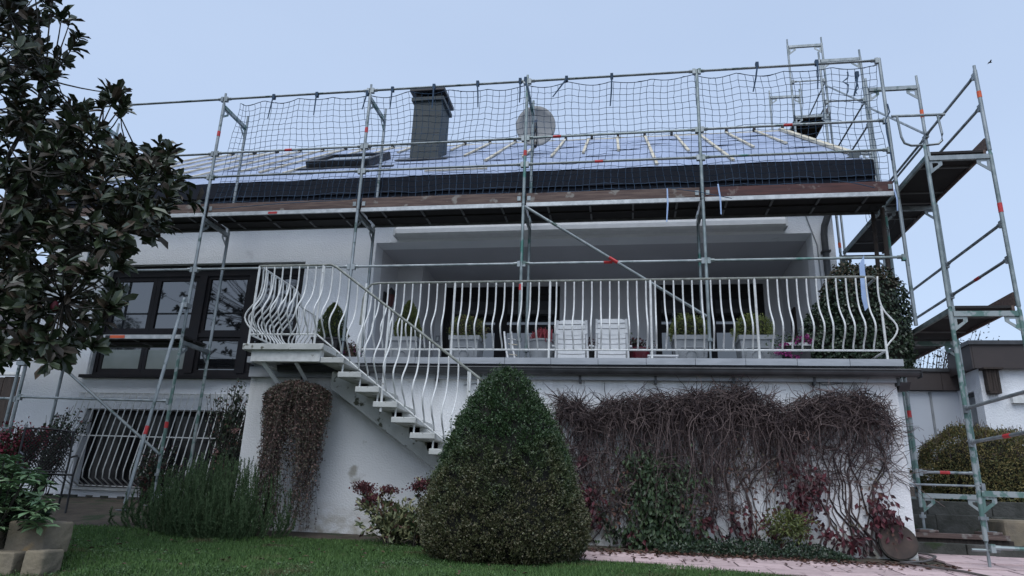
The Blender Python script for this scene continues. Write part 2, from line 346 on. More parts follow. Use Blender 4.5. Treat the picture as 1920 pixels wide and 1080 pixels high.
# ------------------------------------------------------------------ ground
def ground(x, y):
    x = np.asarray(x, float); y = np.asarray(y, float)
    z = np.interp(y, [-40, -14, -9.3, -6, -4.2, -3, -2, -1, -.35, 1.2, 60], [-3.2, -1.7, -1.15, -.42, -.12, -.10, -.09, -.05, 0, .02, .4])
    s = np.clip((1.9-x)/1.0, 0, 1); s = s*s*(3-2*s)
    z = z+s*np.interp(y, [-2.6, -1, 1.2, 4], [0, .17, .28, .3])
    dx_ = np.clip((2.7-x)/.5, 0, 1)*np.clip((-3.5-y)/.5, 0, 1); z = z-.10*dx_
    e = np.clip((x-9.95)/.15, 0, 1)
    z = z+e*np.interp(y, [.2, .5, .6, 1.25, 1.35, 1.95, 2.05, 3.5, 6], [0, 0, .12, .14, .3, .34, .5, .62, .97])
    return z
xs = np.unique(np.concatenate([np.linspace(-400, -12, 12), np.linspace(-12, 18, 121), np.linspace(18, 400, 12), [9.93, 9.96, 10.0, 10.06, 10.1]]))
ys = np.unique(np.concatenate([np.linspace(-400, -14, 10), np.linspace(-14, 7, 85), np.linspace(7, 600, 14), [.2, .5, .6, 1.25, 1.35, 1.95, 2.05]]))
def sheet(name, xs, ys, zf, mat):
    X, Y = np.meshgrid(xs, ys); Z = zf(X, Y); n, m = X.shape
    i = np.arange(n-1)[:, None]*m; j = np.arange(m-1)[None]
    Q = np.stack([i+j, i+j+1, i+m+j+1, i+m+j], -1).reshape(-1, 4)
    return link(name, raw_mesh(name, np.stack([X, Y, Z], -1).reshape(-1, 3), [Q], mat, True))
tag(sheet('ground', xs, ys, lambda X, Y: ground(X, Y)-.004, m_soil), kind='structure')
# lawn: left of a diagonal edge against the paving, in front of the beds
def lawn_mask(x, y):
    edge = np.interp(y, [-4.3, -2.2, -1.85, -1.3], [9.9, 7.85, 6.15, 5.2])     # right edge where the paving starts
    far = np.interp(x, [-3, .3, 1.2, 2.6, 4, 6], [-1.75, -1.75, -1.65, -1.0, -1.15, -1.35])
    return (x < edge) & (y < far)
lx = np.linspace(-9, 12, 169); ly = np.linspace(-13, -.9, 122)
X, Y = np.meshgrid(lx, ly); Z = ground(X, Y)+.004
n_, m_ = X.shape; i_ = np.arange(n_-1)[:, None]*m_; j_ = np.arange(m_-1)[None]
Q = np.stack([i_+j_, i_+j_+1, i_+m_+j_+1, i_+m_+j_], -1).reshape(-1, 4)
cx = X.ravel()[Q].mean(1); cy = Y.ravel()[Q].mean(1)
Q = Q[lawn_mask(cx, cy)]
tag(link('lawn', raw_mesh('lawn', np.stack([X, Y, Z], -1).reshape(-1, 3), [Q], m_lawn, True)), kind='structure')
# grass blades
def scatter(n, x0, x1, y0, y1):
    return RNG.uniform(x0, x1, n), RNG.uniform(y0, y1, n)
gx, gy = scatter(230000, -1.5, 10, -5.2, -.95)
jit = RNG.normal(size=len(gx))*.05
keep = lawn_mask(gx+jit, gy+jit*.6); dcam = np.hypot(gx-CAM[0], gy-CAM[1])
vx = (gx-CAM[0])*math.cos(YAW)-(gy-CAM[1])*math.sin(YAW); vy = (gx-CAM[0])*math.sin(YAW)+(gy-CAM[1])*math.cos(YAW)
keep &= np.abs(vx) < .82*vy+.6
gx, gy = gx[keep], gy[keep]
clump = .5+.5*np.sin(gx*3.1+np.sin(gy*2.3)*2)*np.sin(gy*4.1+gx)
P = np.stack([gx, gy, ground(gx, gy)-.002], -1); D = rnd(len(gx), .42)+np.array([0, 0, 1]); D[:, 2] = np.abs(D[:, 2])
leaves('grass', P, D, RNG.uniform(.02, .05, len(gx))*(.75+.6*clump), RNG.uniform(.004, .009, len(gx)), m_grass, fold=.1)
cx_ = RNG.uniform(.6, 8.5, 90); cy_ = RNG.uniform(-4.4, -1.5, 90); k = RNG.integers(0, 90, 9000); wx_ = cx_[k]+RNG.normal(size=9000)*.14; wy_ = cy_[k]+RNG.normal(size=9000)*.10
kk = lawn_mask(wx_, wy_); wx_, wy_ = wx_[kk], wy_[kk]; n = len(wx_)
tag(leaves('clover', np.stack([wx_, wy_, ground(wx_, wy_)+RNG.uniform(.012, .034, n)], -1), rnd(n)*np.array([1, 1, .35]), RNG.uniform(.012, .022, n), RNG.uniform(.012, .02, n), M('clover_leaf', (.045, .095, .03), (.085, .14, .055), rough=.6, island=.9), None, nrm=np.array([0, 0, 2.])+np.zeros((n, 3))), 'patches of pale clover in the lawn', 'clover')
bpy.data.objects['grass']['label'] = 'short green lawn grass in front of the house'
bpy.data.objects['grass']['category'] = 'grass'

# ------------------------------------------------------------------ house
YF, YB = 1.15, 3.40          # facade plane, back wall of the loggia
XL, XR = -3.75, 9.75
ZT, ZC = 2.26, 4.55          # terrace floor, loggia ceiling
house = thing('house', (3, 1.15, 0), 'long white rendered house with its roof stripped to blue-grey membrane and battens', 'house')
wx0, wx1, wz0, wz1 = -2.49, 1.24, 2.26, 4.24       # big window
bx0, bx1, bz0, bz1 = -2.36, .63, .44, 1.70         # basement window
LX0, LX1 = 2.47, 9.43                              # loggia opening
t = .34
w = MB()
w.box((XL, YF, -.6), (bx0, YF+t, wz0)).box((bx1, YF, -.6), (LX0, YF+t, wz0)).box((bx0, YF, bz1), (bx1, YF+t, wz0)).box((bx0, YF, -.6), (bx1, YF+t, bz0))
w.box((XL, YF, wz0), (wx0, YF+t, wz1)).box((wx1, YF, wz0), (LX0, YF+t, wz1)).box((XL, YF, wz1), (LX0, YF+t, 5.26))
w.box((LX0, YF, ZC), (LX1, YF+t, 5.26)).box((LX1, YF, -.6), (XR, YF+t, 5.26))
w.build('wall', m_render, house)
# the gable walls and the rear wall
RP = math.radians(34); EY, EZ = .85, 5.60; RY = 5.55; RZ = EZ+(RY-EY)*math.tan(RP); BY = 2*RY-EY
for xa, xb in ((XL, XL+.3), (XR-.3, XR)):
    g = MB(); y0, y1 = YF+t, BY-.4
    zl = lambda y: EZ-.32+(y-EY)*math.tan(RP) if y < RY else EZ-.32+(BY-y)*math.tan(RP)
    g.prism([(y0, -.6), (y1, -.6), (y1, zl(y1)), (RY, zl(RY)), (y0, zl(y0))], 0, xa, xb); g.build('gable_wall', m_render, house)
box('rear_wall', (XL+.3, BY-.7, -.6), (XR-.3, BY-.4, 5.2), m_render, house)
# loggia
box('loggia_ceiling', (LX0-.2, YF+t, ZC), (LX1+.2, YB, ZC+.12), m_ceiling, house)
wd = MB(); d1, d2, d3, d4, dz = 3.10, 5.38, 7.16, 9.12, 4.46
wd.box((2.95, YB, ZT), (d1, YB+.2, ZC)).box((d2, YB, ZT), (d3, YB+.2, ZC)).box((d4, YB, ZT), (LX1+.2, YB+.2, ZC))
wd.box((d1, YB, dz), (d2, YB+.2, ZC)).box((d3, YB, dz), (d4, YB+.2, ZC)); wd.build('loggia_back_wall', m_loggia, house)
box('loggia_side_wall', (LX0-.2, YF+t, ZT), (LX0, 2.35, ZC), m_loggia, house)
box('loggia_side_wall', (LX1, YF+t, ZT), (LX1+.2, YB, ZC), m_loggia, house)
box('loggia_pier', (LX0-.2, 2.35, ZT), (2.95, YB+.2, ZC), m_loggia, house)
def pane(parent, x0, x1, z0, z1, y, fr=.07, m=None, dep=.05):
    f = MB(); f.box((x0, y, z0), (x0+fr, y+dep, z1)).box((x1-fr, y, z0), (x1, y+dep, z1)).box((x0+fr, y, z0), (x1-fr, y+dep, z0+fr)).box((x0+fr, y, z1-fr), (x1-fr, y+dep, z1))
    s = f.build('sash', m_dark, parent)
    return box('pane', (x0+fr, y+dep*.55, z0+fr), (x1-fr, y+dep*.8, z1-fr), m or m_glass, parent)
for a, b in ((d1, d2), (d3, d4)):
    door = box('patio_door', (a, YB+.04, dz-.16), (b, YB+.16, dz), m_dark, house)
    mid = (a+b)/2
    for c0, c1 in ((a, mid), (mid, b)):
        pane(door, c0+.002, c1-.002, ZT+.04, dz-.165, YB+.05, .11)
        box('glazing_bar', (c0+.11, YB+.052, 3.55), (c1-.11, YB+.098, 3.70), m_dark, door)
    box('door_sill', (a, YB-.03, ZT), (b, YB+.2, ZT+.04), m_dark, door)
box('room_floor', (LX0, YB+.2, ZT-.1), (LX1+.1, 8, ZT), m_wood, house)
# big window
win = MB(); fd = .10; y = YF+.10
xsW = [wx0, -.66, .28, wx1]
win.box((wx0, y, wz1-.20), (wx1, y+fd, wz1))                          # roller shutter box
win.box((wx0, y, wz0), (wx1, y+fd, wz0+.07))
for x in (wx0, wx1-.09): win.box((x, y, wz0+.07), (x+.09, y+fd, wz1-.2))
for x in (-.66, .28): win.box((x-.07, y-.02, wz0+.07), (x+.07, y+fd, wz1-.2))
window = win.build('window', m_dark, house)
zt_ = 2.98
for c0, c1, split in ((wx0+.09, -.73, True), (-.59, .21, False), (.35, wx1-.09, False)):
    if split:
        mx = (c0+c1)/2
        for q0, q1 in ((c0, mx), (mx, c1)):
            pane(window, q0+.002, q1-.002, zt_+.05, wz1-.202, y+.02, .075)
            pane(window, q0+.002, q1-.002, wz0+.072, zt_-.05, y+.02, .06)
            box('privacy_film', (q0+.07, y+.035, wz0+.14), (q1-.07, y+.044, wz0+.47), m_frost, window)
        box('transom', (c0, y-.01, zt_-.048), (c1, y+.07, zt_+.048), m_dark, window)
    else:
        pane(window, c0+.002, c1-.002, zt_+.035, wz1-.202, y+.02, .055)
        pane(window, c0+.002, c1-.002, wz0+.072, zt_-.035, y+.02, .055)
        box('transom', (c0, y-.004, zt_-.033), (c1, y+.07, zt_+.033), m_dark, window)
box('sill', (wx0-.05, YF-.10, wz0-.05), (wx1+.02, YF+.098, wz0-.002), m_dark, window)
box('shutter_guide', (wx0-.012, YF+.02, wz0), (wx0+.03, YF+.098, wz1), m_alu, window)
box('room_back', (wx0-.2, YF+2.2, wz0-.3), (wx1+.3, YF+2.25, wz1+.3), m_dark, house)
# basement window
bw = MB(); y = YF+.2
bw.box((bx0, y, bz0), (bx1, y+.06, bz0+.08)).box((bx0, y, bz1-.08), (bx1, y+.06, bz1))
for k in range(5):
    x = bx0+(bx1-bx0-.07)*k/4; bw.box((x, y+.001, bz0+.08), (x+.07, y+.061, bz1-.08))
bwin = bw.build('basement_window', m_dark, house)
for k in range(4):
    x = bx0+(bx1-bx0-.07)*k/4+.07; box('pane', (x, y+.02, bz0+.08), (x+(bx1-bx0-.07)/4-.07, y+.03, bz1-.08), m_bglass, bwin)
box('sill', (bx0-.03, YF-.06, bz0-.04), (bx1+.03, YF+.198, bz0-.001), m_white, bwin)
# awning cassette
aw = MB(); prof = [(.94, 4.63), (.99, 4.60), (YF-.001, 4.60), (YF-.001, 4.775), (1.0, 4.775), (.955, 4.75), (.935, 4.70)]
aw.prism(prof, 0, 2.86, 9.02); awn = aw.build('awning_cassette', M('awning_grey_paint', (.66, .67, .68), (.60, .61, .62), rough=.45), house)
for x in (2.83, 9.02): box('end_cap', (x, .93, 4.59), (x+.03, YF-.002, 4.78), m_alu, awn)
# roof
def slope(x, y, up=0): return np.array([x, y-up*math.sin(RP), EZ+(y-EY)*math.tan(RP)+up*math.cos(RP)])
RX0, RX1 = -4.35, 10.22
rf = MB()
rf.prism([(EY, EZ), (RY, RZ), (BY, EZ), (BY, EZ-.14), (RY, RZ-.14), (EY, EZ-.14)], 0, RX0, RX1)
roof = rf.build('roof', m_memb, house)
# lapped membrane strips that run along the eave
nst = 6; sl_len = (RY-EY)/math.cos(RP)
for k in range(nst):
    a0 = k/nst; a1 = (k+1.06)/nst
    if a1 > 1: a1 = .998
    xs_ = np.linspace(RX0+.02, RX1-.02, 60); V = []
    for tt in np.linspace(a0, a1, 7):
        yy = EY+(RY-EY)*tt
        for x in xs_:
            up = .006+.006*(1-(tt-a0)/(a1-a0))+.009*math.sin(x*5.2+k*2+tt*9)*math.sin(tt*31+x*1.7)+.008
            V.append(slope(x, yy, up))
    i = np.arange(6)[:, None]*60; j = np.arange(59)[None]
    MB().add(V, np.stack([i+j, i+j+1, i+60+j+1, i+60+j], -1).reshape(-1, 4)).build('membrane_strip', m_memb, roof, smooth=True)
def roof_bar(name, x, t0, t1, wdt, h, mat, up=.028, dx=0):
    y0 = EY+(RY-EY)*t0; y1 = EY+(RY-EY)*t1; V = []
    for yy, xo in ((y0, 0), (y1, dx)):
        for u_ in (up, up+h):
            for s in (-1, 1): V.append(slope(x+xo+s*wdt/2, yy, u_))
    return MB().add(V, [[0, 1, 3, 2], [4, 6, 7, 5], [0, 4, 5, 1], [2, 3, 7, 6], [0, 2, 6, 4], [1, 5, 7, 3]]).build(name, mat, roof)
ends = {0: .02, -1: .45, -2: .42, -3: .35, -4: .38, -5: .30, -6: .5, -7: .45, 1: .35, 2: .05, 3: .38, 4: .45}
for k in range(-18, 6):
    x = 7.12+.62*k
    t0 = ends.get(k, .12+.18*((k*37) % 10)/10)
    if 2.0 < x < 3.0 or .3 < x < 2.0: t0 = .74
    roof_bar('counter_batten', x+RNG.normal()*.02, t0, .995, .05, .03, m_batten, dx=RNG.normal()*.02)
    MB().box((x-.03, RY-.05, RZ+.02), (x+.03, RY+.05, RZ+.10)).build('ridge_bracket', m_dark, roof)
roof_bar('verge_board', RX1-.05, .12, .995, .10, .05, m_batten)
box('ridge_board', (RX0, RY-.012, RZ-.02), (RX1, RY+.012, RZ+.03), m_batten, roof)
MB().add([slope(3.2, EY+.35, .03), slope(4.3, EY+.37, .03), slope(4.3, EY+.41, .03), slope(3.2, EY+.39, .03), slope(3.2, EY+.35, .055), slope(4.3, EY+.37, .055), slope(4.3, EY+.41, .055), slope(3.2, EY+.39, .055)],
    [[0, 1, 5, 4], [1, 2, 6, 5], [2, 3, 7, 6], [3, 0, 4, 7], [4, 5, 6, 7]]).build('loose_lath', m_batten, roof)
fas = MB(); fas.box((RX0, EY-.03, 5.16), (RX1-.01, EY-.001, EZ-.02)); fas.build('fascia', m_fascia, house)
box('soffit', (RX0, EY, 5.16), (RX1-.01, YF-.001, 5.19), m_fascia, house)
MB().prism([(EY-.06, 5.30), (EY-.035, 5.585), (EY+.06, 5.64), (EY+.06, 5.62), (EY-.05, 5.57)], 0, RX0, RX1+.1).build('drip_edge', m_fascia, house)
box('fascia_return', (RX1-.005, EY-.02, 5.18), (RX1+.10, EY+.5, 5.56), m_fascia, house)
fl = MB(); fl.add([(9.9, .95, 5.66), (10.15, .9, 5.64), (10.27, 1.1, 5.88), (10.05, 1.2, 5.82), (10.2, 1.35, 6.02)], T=[[0, 1, 2], [0, 2, 3], [3, 2, 4]]); fl.build('membrane_flap', m_slate, roof)
# roof window, left of the chimney
sk = MB()
def sbox(m, x0, x1, y0, y1, u0, u1):
    V = [slope(x, y, u_) for u_ in (u0, u1) for y in (y0, y1) for x in (x0, x1)]
    return m.add(V, [[0, 2, 3, 1], [4, 5, 7, 6], [0, 1, 5, 4], [2, 6, 7, 3], [0, 4, 6, 2], [1, 3, 7, 5]])
sx0, sx1, sy0, sy1 = .45, 1.75, 2.25, 3.35
for a in ((sx0, sx1, sy0, sy0+.12), (sx0, sx1, sy1-.12, sy1), (sx0, sx0+.12, sy0+.12, sy1-.12), (sx1-.12, sx1, sy0+.12, sy1-.12)): sbox(sk, *a, .012, .17)
skw = sk.build('roof_window', m_black, house); p = MB(); sbox(p, sx0+.12, sx1-.12, sy0+.12, sy1-.12, .03, .14); p.build('pane', m_glass, skw)
p = MB(); sbox(p, sx0-.2, sx1+.5, sy0-.12, sy0-.005, .02, .045); p.build('flashing_apron', m_gutter, skw)
# chimney
ch = MB(); cxa, cxb = 2.24, 2.84; ch.box((cxa, 3.1, 6.6), (cxb, 3.75, 8.50)); chim = ch.build('chimney', m_slate, house)
for k in range(1, 4): box('cladding_seam', (cxa-.006, 3.094, 6.9+.42*k), (cxb+.006, 3.1, 6.908+.42*k), m_gutter, chim)
box('cladding_collar', (cxa-.05, 3.05, 8.50), (cxb+.05, 3.80, 8.58), m_slate, chim)
for sx in (cxa+.03, cxb-.13):
    for sy in (3.12, 3.63): box('cap_support', (sx, sy, 8.58), (sx+.1, sy+.1, 8.70), m_black, chim)
box('flue_block', (cxa+.14, 3.24, 8.58), (cxb-.14, 3.6, 8.68), m_black, chim)
box('cap_slab', (cxa-.09, 3.0, 8.70), (cxb+.07, 3.85, 8.78), m_black, chim, bevel=.01)
box('cap_slab', (cxa-.02, 3.08, 8.782), (cxb, 3.78, 8.83), m_black, chim, bevel=.01)
fl = MB(); sbox(fl, cxa-.22, cxb+.25, 2.85, 3.1, .03, .05); fl.build('lead_apron', m_gutter, chim)
# downpipe and cable at the right-hand end
a = np.array([9.80, .93, 5.15]); 
tube('downpipe', [(9.72, .90, 5.16), (9.72, .90, 5.0), (9.70, .92, 4.93), (9.60, 1.06, 4.62), (9.59, 1.09, 4.5), (9.59, 1.09, ZT)], .05, m_gutter, house, n=10)
for z in (4.2, 3.2): box('pipe_clamp', (9.53, 1.03, z), (9.65, YF-.001, z+.03), m_black, house)
tube('cable', [(9.3, YF-.012, 5.0), (9.36, YF-.012, 4.86), (9.40, YF-.012, 4.70), (9.49, YF-.012, 4.35), (9.50, YF-.012, 3.6), (9.5, YF-.012, ZT)], .009, m_planter, house, n=6)
# wall lamp, switch and door plate in the loggia
lamp = thing('wall_lantern', (LX0+.02, 1.75, 3.62), 'dark red metal wall lantern on the left side of the loggia', 'lantern')
c = (LX0+.12, 1.75, 0)
MB().box((LX0, 1.70, 3.66), (LX0+.03, 1.80, 3.86)).build('wall_plate', m_black, lamp)
MB().lathe([(.001, 3.60), (.05, 3.60), (.075, 3.80), (.075, 3.82)], c, 6).build('lamp_body', m_brick, lamp)
MB().lathe([(.11, 3.80), (.08, 3.86), (.02, 3.93), (.001, 3.95)], c, 6).build('lamp_roof', m_black, lamp)
tube('arm', [(LX0+.03, 1.75, 3.70), (LX0+.12, 1.75, 3.70)], .012, m_black, lamp, n=6)
box('switch_plate', (2.99, YB-.02, 3.35), (3.06, YB-.001, 3.47), m_planter, house)
box('switch_rocker', (3.005, YB-.028, 3.37), (3.045, YB-.02, 3.45), m_white, house)
art = thing('wall_ornament', (9.42, 2.6, 3.2), 'narrow dark ornament hanging on the right side wall of the loggia', 'ornament')
MB().box((LX1-.03, 2.5, 3.2), (LX1-.001, 2.72, 3.75)).build('board', m_wood, art); MB().box((LX1-.05, 2.53, 3.25), (LX1-.03, 2.69, 3.70)).build('panel', m_dark, art)

# ------------------------------------------------------------------ terrace
YT = -.35
terr = thing('terrace', (5.6, YT, 0), 'raised terrace with white rendered front wall and grey slab edge', 'terrace')
box('wall', (1.42, YT, -.5), (9.82, YT+.25, 1.99), m_terr, terr)
box('side_wall', (1.42, YT+.25, -.5), (1.67, YF-.002, 1.99), m_terr, terr)
box('side_wall', (9.57, YT+.25, -.5), (9.82, YF-.002, 1.99), m_terr, terr)
box('floor_slab', (1.42, YT-.08, 1.99), (9.84, YF-.001, 2.13), m_slab, terr)
box('floor_screed', (1.46, YT-.04, 2.13), (9.80, YB+.2, ZT-.004), m_slab, terr)
nn = 14
for k in range(nn):
    x0 = 1.4+(9.88-1.4)*k/nn; x1 = 1.4+(9.88-1.4)*(k+1)/nn
    box('edge_tile', (x0+.003, YT-.15, 2.175+RNG.normal()*.0015), (x1-.003, YT+.12, ZT), m_slab, terr)
gut = MB(); a = np.linspace(math.pi, 2*math.pi, 9)
pr = [(YT-.155+.065*math.cos(q), 2.115+.075*math.sin(q)) for q in a]+[(YT-.155+.058*math.cos(q), 2.118+.068*math.sin(q)) for q in a[::-1]]
gut.prism(pr, 0, 1.9, 10.03); gut.build('gutter', m_gutter, terr)
tube('gutter_bead', [(1.9, YT-.222, 2.118), (10.03, YT-.222, 2.118)], .011, m_gutter, terr, n=6)
box('gutter_end', (10.03, YT-.235, 2.03), (10.034, YT-.085, 2.117), m_gutter, terr)
gr = MB()
for k in range(66): x = 3.0+k*.105; gr.box((x, YT-.22, 2.117), (x+.028, YT-.10, 2.135))
tag(gr.build('leaf_guard_clips', m_black, terr), kind='stuff')
for k in range(9): x = 2.2+k*.95; box('gutter_bracket', (x, YT-.09, 1.95), (x+.03, YT-.001, 2.04), m_gutter, terr)
MB().prism([(YT-.10, 1.99), (YT+.3, 1.99), (YT+.3, 1.93), (YT, 1.90)], 0, 9.835, 9.95).build('corner_bracket', m_gutter, terr)
for pts in ([(870, 722), (905, 717), (935, 725), (960, 705)], [(990, 707), (1100, 706), (1200, 712), (1260, 714), (1318, 702)], [(1500, 704), (1545, 722), (1600, 716), (1625, 706)], [(1325, 702), (1390, 713), (1470, 706)]):
    tube('loose_cable', [aty(px, py, YT-.012) for px, py in pts], .006, m_planter, terr, n=5)

# ------------------------------------------------------------------ railings
def bal_path(h, amp, lean=0):
    tt = np.linspace(0, 1, 19); bulge = np.exp(-((tt-.29)/.19)**2)-np.exp(-((tt-.76)/.2)**2)*.10
    bulge = bulge*np.sin(np.clip(tt/.16, 0, 1)*math.pi/2)**2*np.clip((1-tt)/.06, 0, 1)
    return np.stack([0*tt, -amp*bulge, h*tt], -1)
YRL = -.40; zb, ztp = 2.385, 3.335
rail = thing('terrace_railing', (6.4, YRL, ZT), 'long white terrace railing with belly-curved balusters', 'railing')
tube('bottom_rail', [(3.02, YRL, zb), (9.74, YRL, zb)], .013, m_white, rail, n=6)
tp = [(2.96, YRL, zb+.35), (2.97, YRL, 3.10), (3.0, YRL, 3.25), (3.07, YRL, 3.32), (3.16, YRL, ztp)]+[(x, YRL, ztp) for x in np.linspace(3.6, 9.55, 8)]
tube('top_rail', tp, .017, m_topr, rail, n=8)
bal = MB().tube(bal_path(ztp-zb, .15), .0112, 6).mesh('baluster', m_white, True)
posts = [4.28, 5.60, 6.93, 8.25]
x = 3.08
while x < 9.70:
    if min(abs(x-p) for p in posts) > .045:
        o = link('baluster', bal, rail, Vector((x, YRL, zb))-Vector(rail.location)); o.rotation_euler = (0, 0, RNG.normal()*.05)
    x += .1185
for x in posts+[2.99, 9.74]: tube('post', [(x, YRL, ZT), (x, YRL, ztp if x < 9.7 else 2.95)], .016, m_white, rail, n=8)
for x in posts+[2.99, 9.74]: box('base_plate', (x-.04, YRL-.04, ZT), (x+.04, YRL+.04, ZT+.008), m_white, rail)
o = link('baluster', bal, rail, Vector((9.74, YRL, zb))-Vector(rail.location)); o.rotation_euler = (0, 0, math.radians(80))
tube('end_rail', [(9.74, YRL, zb), (9.74, YF-.05, zb)], .013, m_white, rail, n=6)
tube('end_top_rail', [(9.55, YRL, ztp), (9.68, YRL+.02, ztp), (9.74, YRL+.1, ztp), (9.74, YF-.05, ztp)], .017, m_topr, rail, n=8)

# ------------------------------------------------------------------ outside stair
YO = -1.13
stair = thing('garden_stair', (3.4, -.75, 0), 'white open-riser concrete stair climbing from garden to terrace', 'staircase')
LXa, LXb = 1.74, 2.79
box('landing_slab', (LXa-.06, YO, 2.225), (LXb, YT-.155, 2.305), m_tread, stair, bevel=.006)
box('landing_beam', (LXa+.05, YO+.05, 2.08), (LXb-.05, YO+.16, 2.225), m_white, stair)
box('landing_beam', (LXa+.05, YO+.16, 2.08), (LXa+.16, YT-.005, 2.224), m_white, stair)
MB().tube([(LXa+.2, YO+.11, 2.08), (LXa+.55, YT-.005, 1.40)], .035, 4).build('landing_strut', m_white, stair)
MB().tube([(LXb-.4, YO+.11, 2.08), (LXb-.4, YT-.005, 1.75)], .03, 4).build('landing_strut', m_white, stair)
NT, RISE, RUN = 12, .1825, .2495; X0 = 2.775
treadm = MB().box((0, 0, -.07), (.31, (YT-.006)-YO, 0)).mesh('tread', m_tread)
for k in range(NT):
    o = link('tread', treadm, stair, Vector((X0+RUN*k, YO, 2.125-RISE*k))-Vector(stair.location)); 
    b = o.modifiers.new('bevel', 'BEVEL'); b.width = .006; b.segments = 1
def zline(x): return 2.125-RISE*(x-X0)/RUN
sp = MB(); sp.prism([(X0-.05, zline(X0)-.09), (X0+.3, zline(X0)-.075), (X0+RUN*NT+.2, zline(X0+RUN*NT)-.02), (X0+RUN*NT+.2, zline(X0+RUN*NT)-.28), (X0-.05, zline(X0)-.31)], 1, -.62, -.5)
sp.build('stringer', m_tread, stair)
for k in range(NT):
    tube('tread_support', [(X0+RUN*k+.27, YO+.09, zline(X0)-RISE*(k+1)-.001), (X0+RUN*k+.27, YO+.09, zline(X0)-RISE*k-.07)], .012, m_white, stair, n=6)
    box('tread_bracket', (X0+RUN*k+.08, -.62, zline(X0)-RISE*k-.16), (X0+RUN*k+.22, -.5, zline(X0)-RISE*k-.07), m_tread, stair)
srail = thing('stair_railing', (3.4, YO, 2.3), 'white stair railing with belly-curved bars around the landing and down the flight', 'railing')
zl0, zl1 = 2.43, 3.375; YRS = YO+.03
XE = X0+RUN*NT
def topz(x): return zl1 if x < LXb else zl1-(x-LXb)*RISE/RUN
def botz(x): return zl0 if x < LXb-.12 else zl0-(x-LXb+.12)*RISE/RUN
tube('top_rail', [(LXa, YRS, zl1)]+[(x, YRS, topz(x)) for x in (2.2, LXb-.03, LXb+.05, 3.4, 4.2, 5.0, XE)], .017, m_topr, srail)
tube('bottom_rail', [(LXa, YRS, zl0), (2.2, YRS, zl0)]+[(x, YRS, botz(x)) for x in (LXb-.12, 3.4, 4.2, 5.0, XE)], .012, m_white, srail, n=6)
for x in (LXb-.14, 3.62, 4.72, XE-.05, LXa): tube('post', [(x, YRS, 2.306 if x < LXb else zline(x)-.05), (x, YRS, topz(x))], .016, m_white, srail)
bm2 = {}
x = LXa+.1
while x < XE-.05:
    h = topz(x)-botz(x); hk = round(h, 2)
    if hk not in bm2: bm2[hk] = MB().tube(bal_path(hk, .17), .0112, 6).mesh('baluster', m_white, True)
    o = link('baluster', bm2[hk], srail, Vector((x, YRS, botz(x)))-Vector(srail.location)); o.rotation_euler = (0, 0, RNG.normal()*.06)
    x += .118 if x < LXb else .128
# the receding side of the landing
tube('side_top_rail', [(LXa, YRS, zl1), (LXa, -.1, zl1), (LXa, .15, zl1-.05), (LXa, .22, zl1-.2)], .015, m_white, srail)
tube('side_bottom_rail', [(LXa, YRS, zl0), (LXa, YF-.05, zl0)], .012, m_white, srail, n=6)
tube('side_lower_rail', [(LXa, .22, zl1-.2), (LXa, YF-.03, zl1-.22)], .013, m_white, srail)
hk = .94; bmS = MB().tube(bal_path(hk, .17), .0112, 6).mesh('baluster', m_white, True)
bmT = MB().tube(bal_path(.73, .10), .0112, 6).mesh('baluster', m_white, True)
yy = YRS+.1
while yy < YF-.1:
    o = link('baluster', bmS if yy < .1 else bmT, srail, Vector((LXa, yy, zl0))-Vector(srail.location)); o.rotation_euler = (0, 0, math.radians(-90)+RNG.normal()*.05); yy += .115

# ------------------------------------------------------------------ scaffolds
BAY = 2.568; SW = .73; TR = .0242
scaf = thing('facade_scaffold', (3.85, .36, 0), 'steel tube scaffold standing along the front of the house', 'scaffold')
gable = thing('gable_scaffold', (10.7, 1.5, 0), 'stepped green and grey scaffold tower climbing the right gable', 'scaffold')
def gusset(m, x, y, z, dirx, diry, s=.17):
    """perforated corner plate below a transom: two webs joined by a rim"""
    for k0, k1, w0 in ((0, 1, 0), ):
        d = np.array([dirx, diry, 0.])
        P = np.array([x, y, z]); n = np.array([-diry, dirx, 0.])*.004
        pts = [P+d*.02, P+d*s, P+d*s-np.array([0, 0, s*.35]), P+d*.02-np.array([0, 0, s*1.05])]
        hole = [P+d*.055-np.array([0, 0, .03]), P+d*s*.72-np.array([0, 0, .03]), P+d*s*.72-np.array([0, 0, s*.34]), P+d*.055-np.array([0, 0, s*.62])]
        V = np.array([p+sg*n for sg in (1, -1) for p in pts+hole])
        Q = []
        for a in range(4):
            b = (a+1) % 4; Q += [[a, b, 4+b, 4+a], [8+b, 8+a, 12+a, 12+b], [a, 8+a, 8+b, b], [4+a, 4+b, 12+b, 12+a]]
        m.add(V, Q)
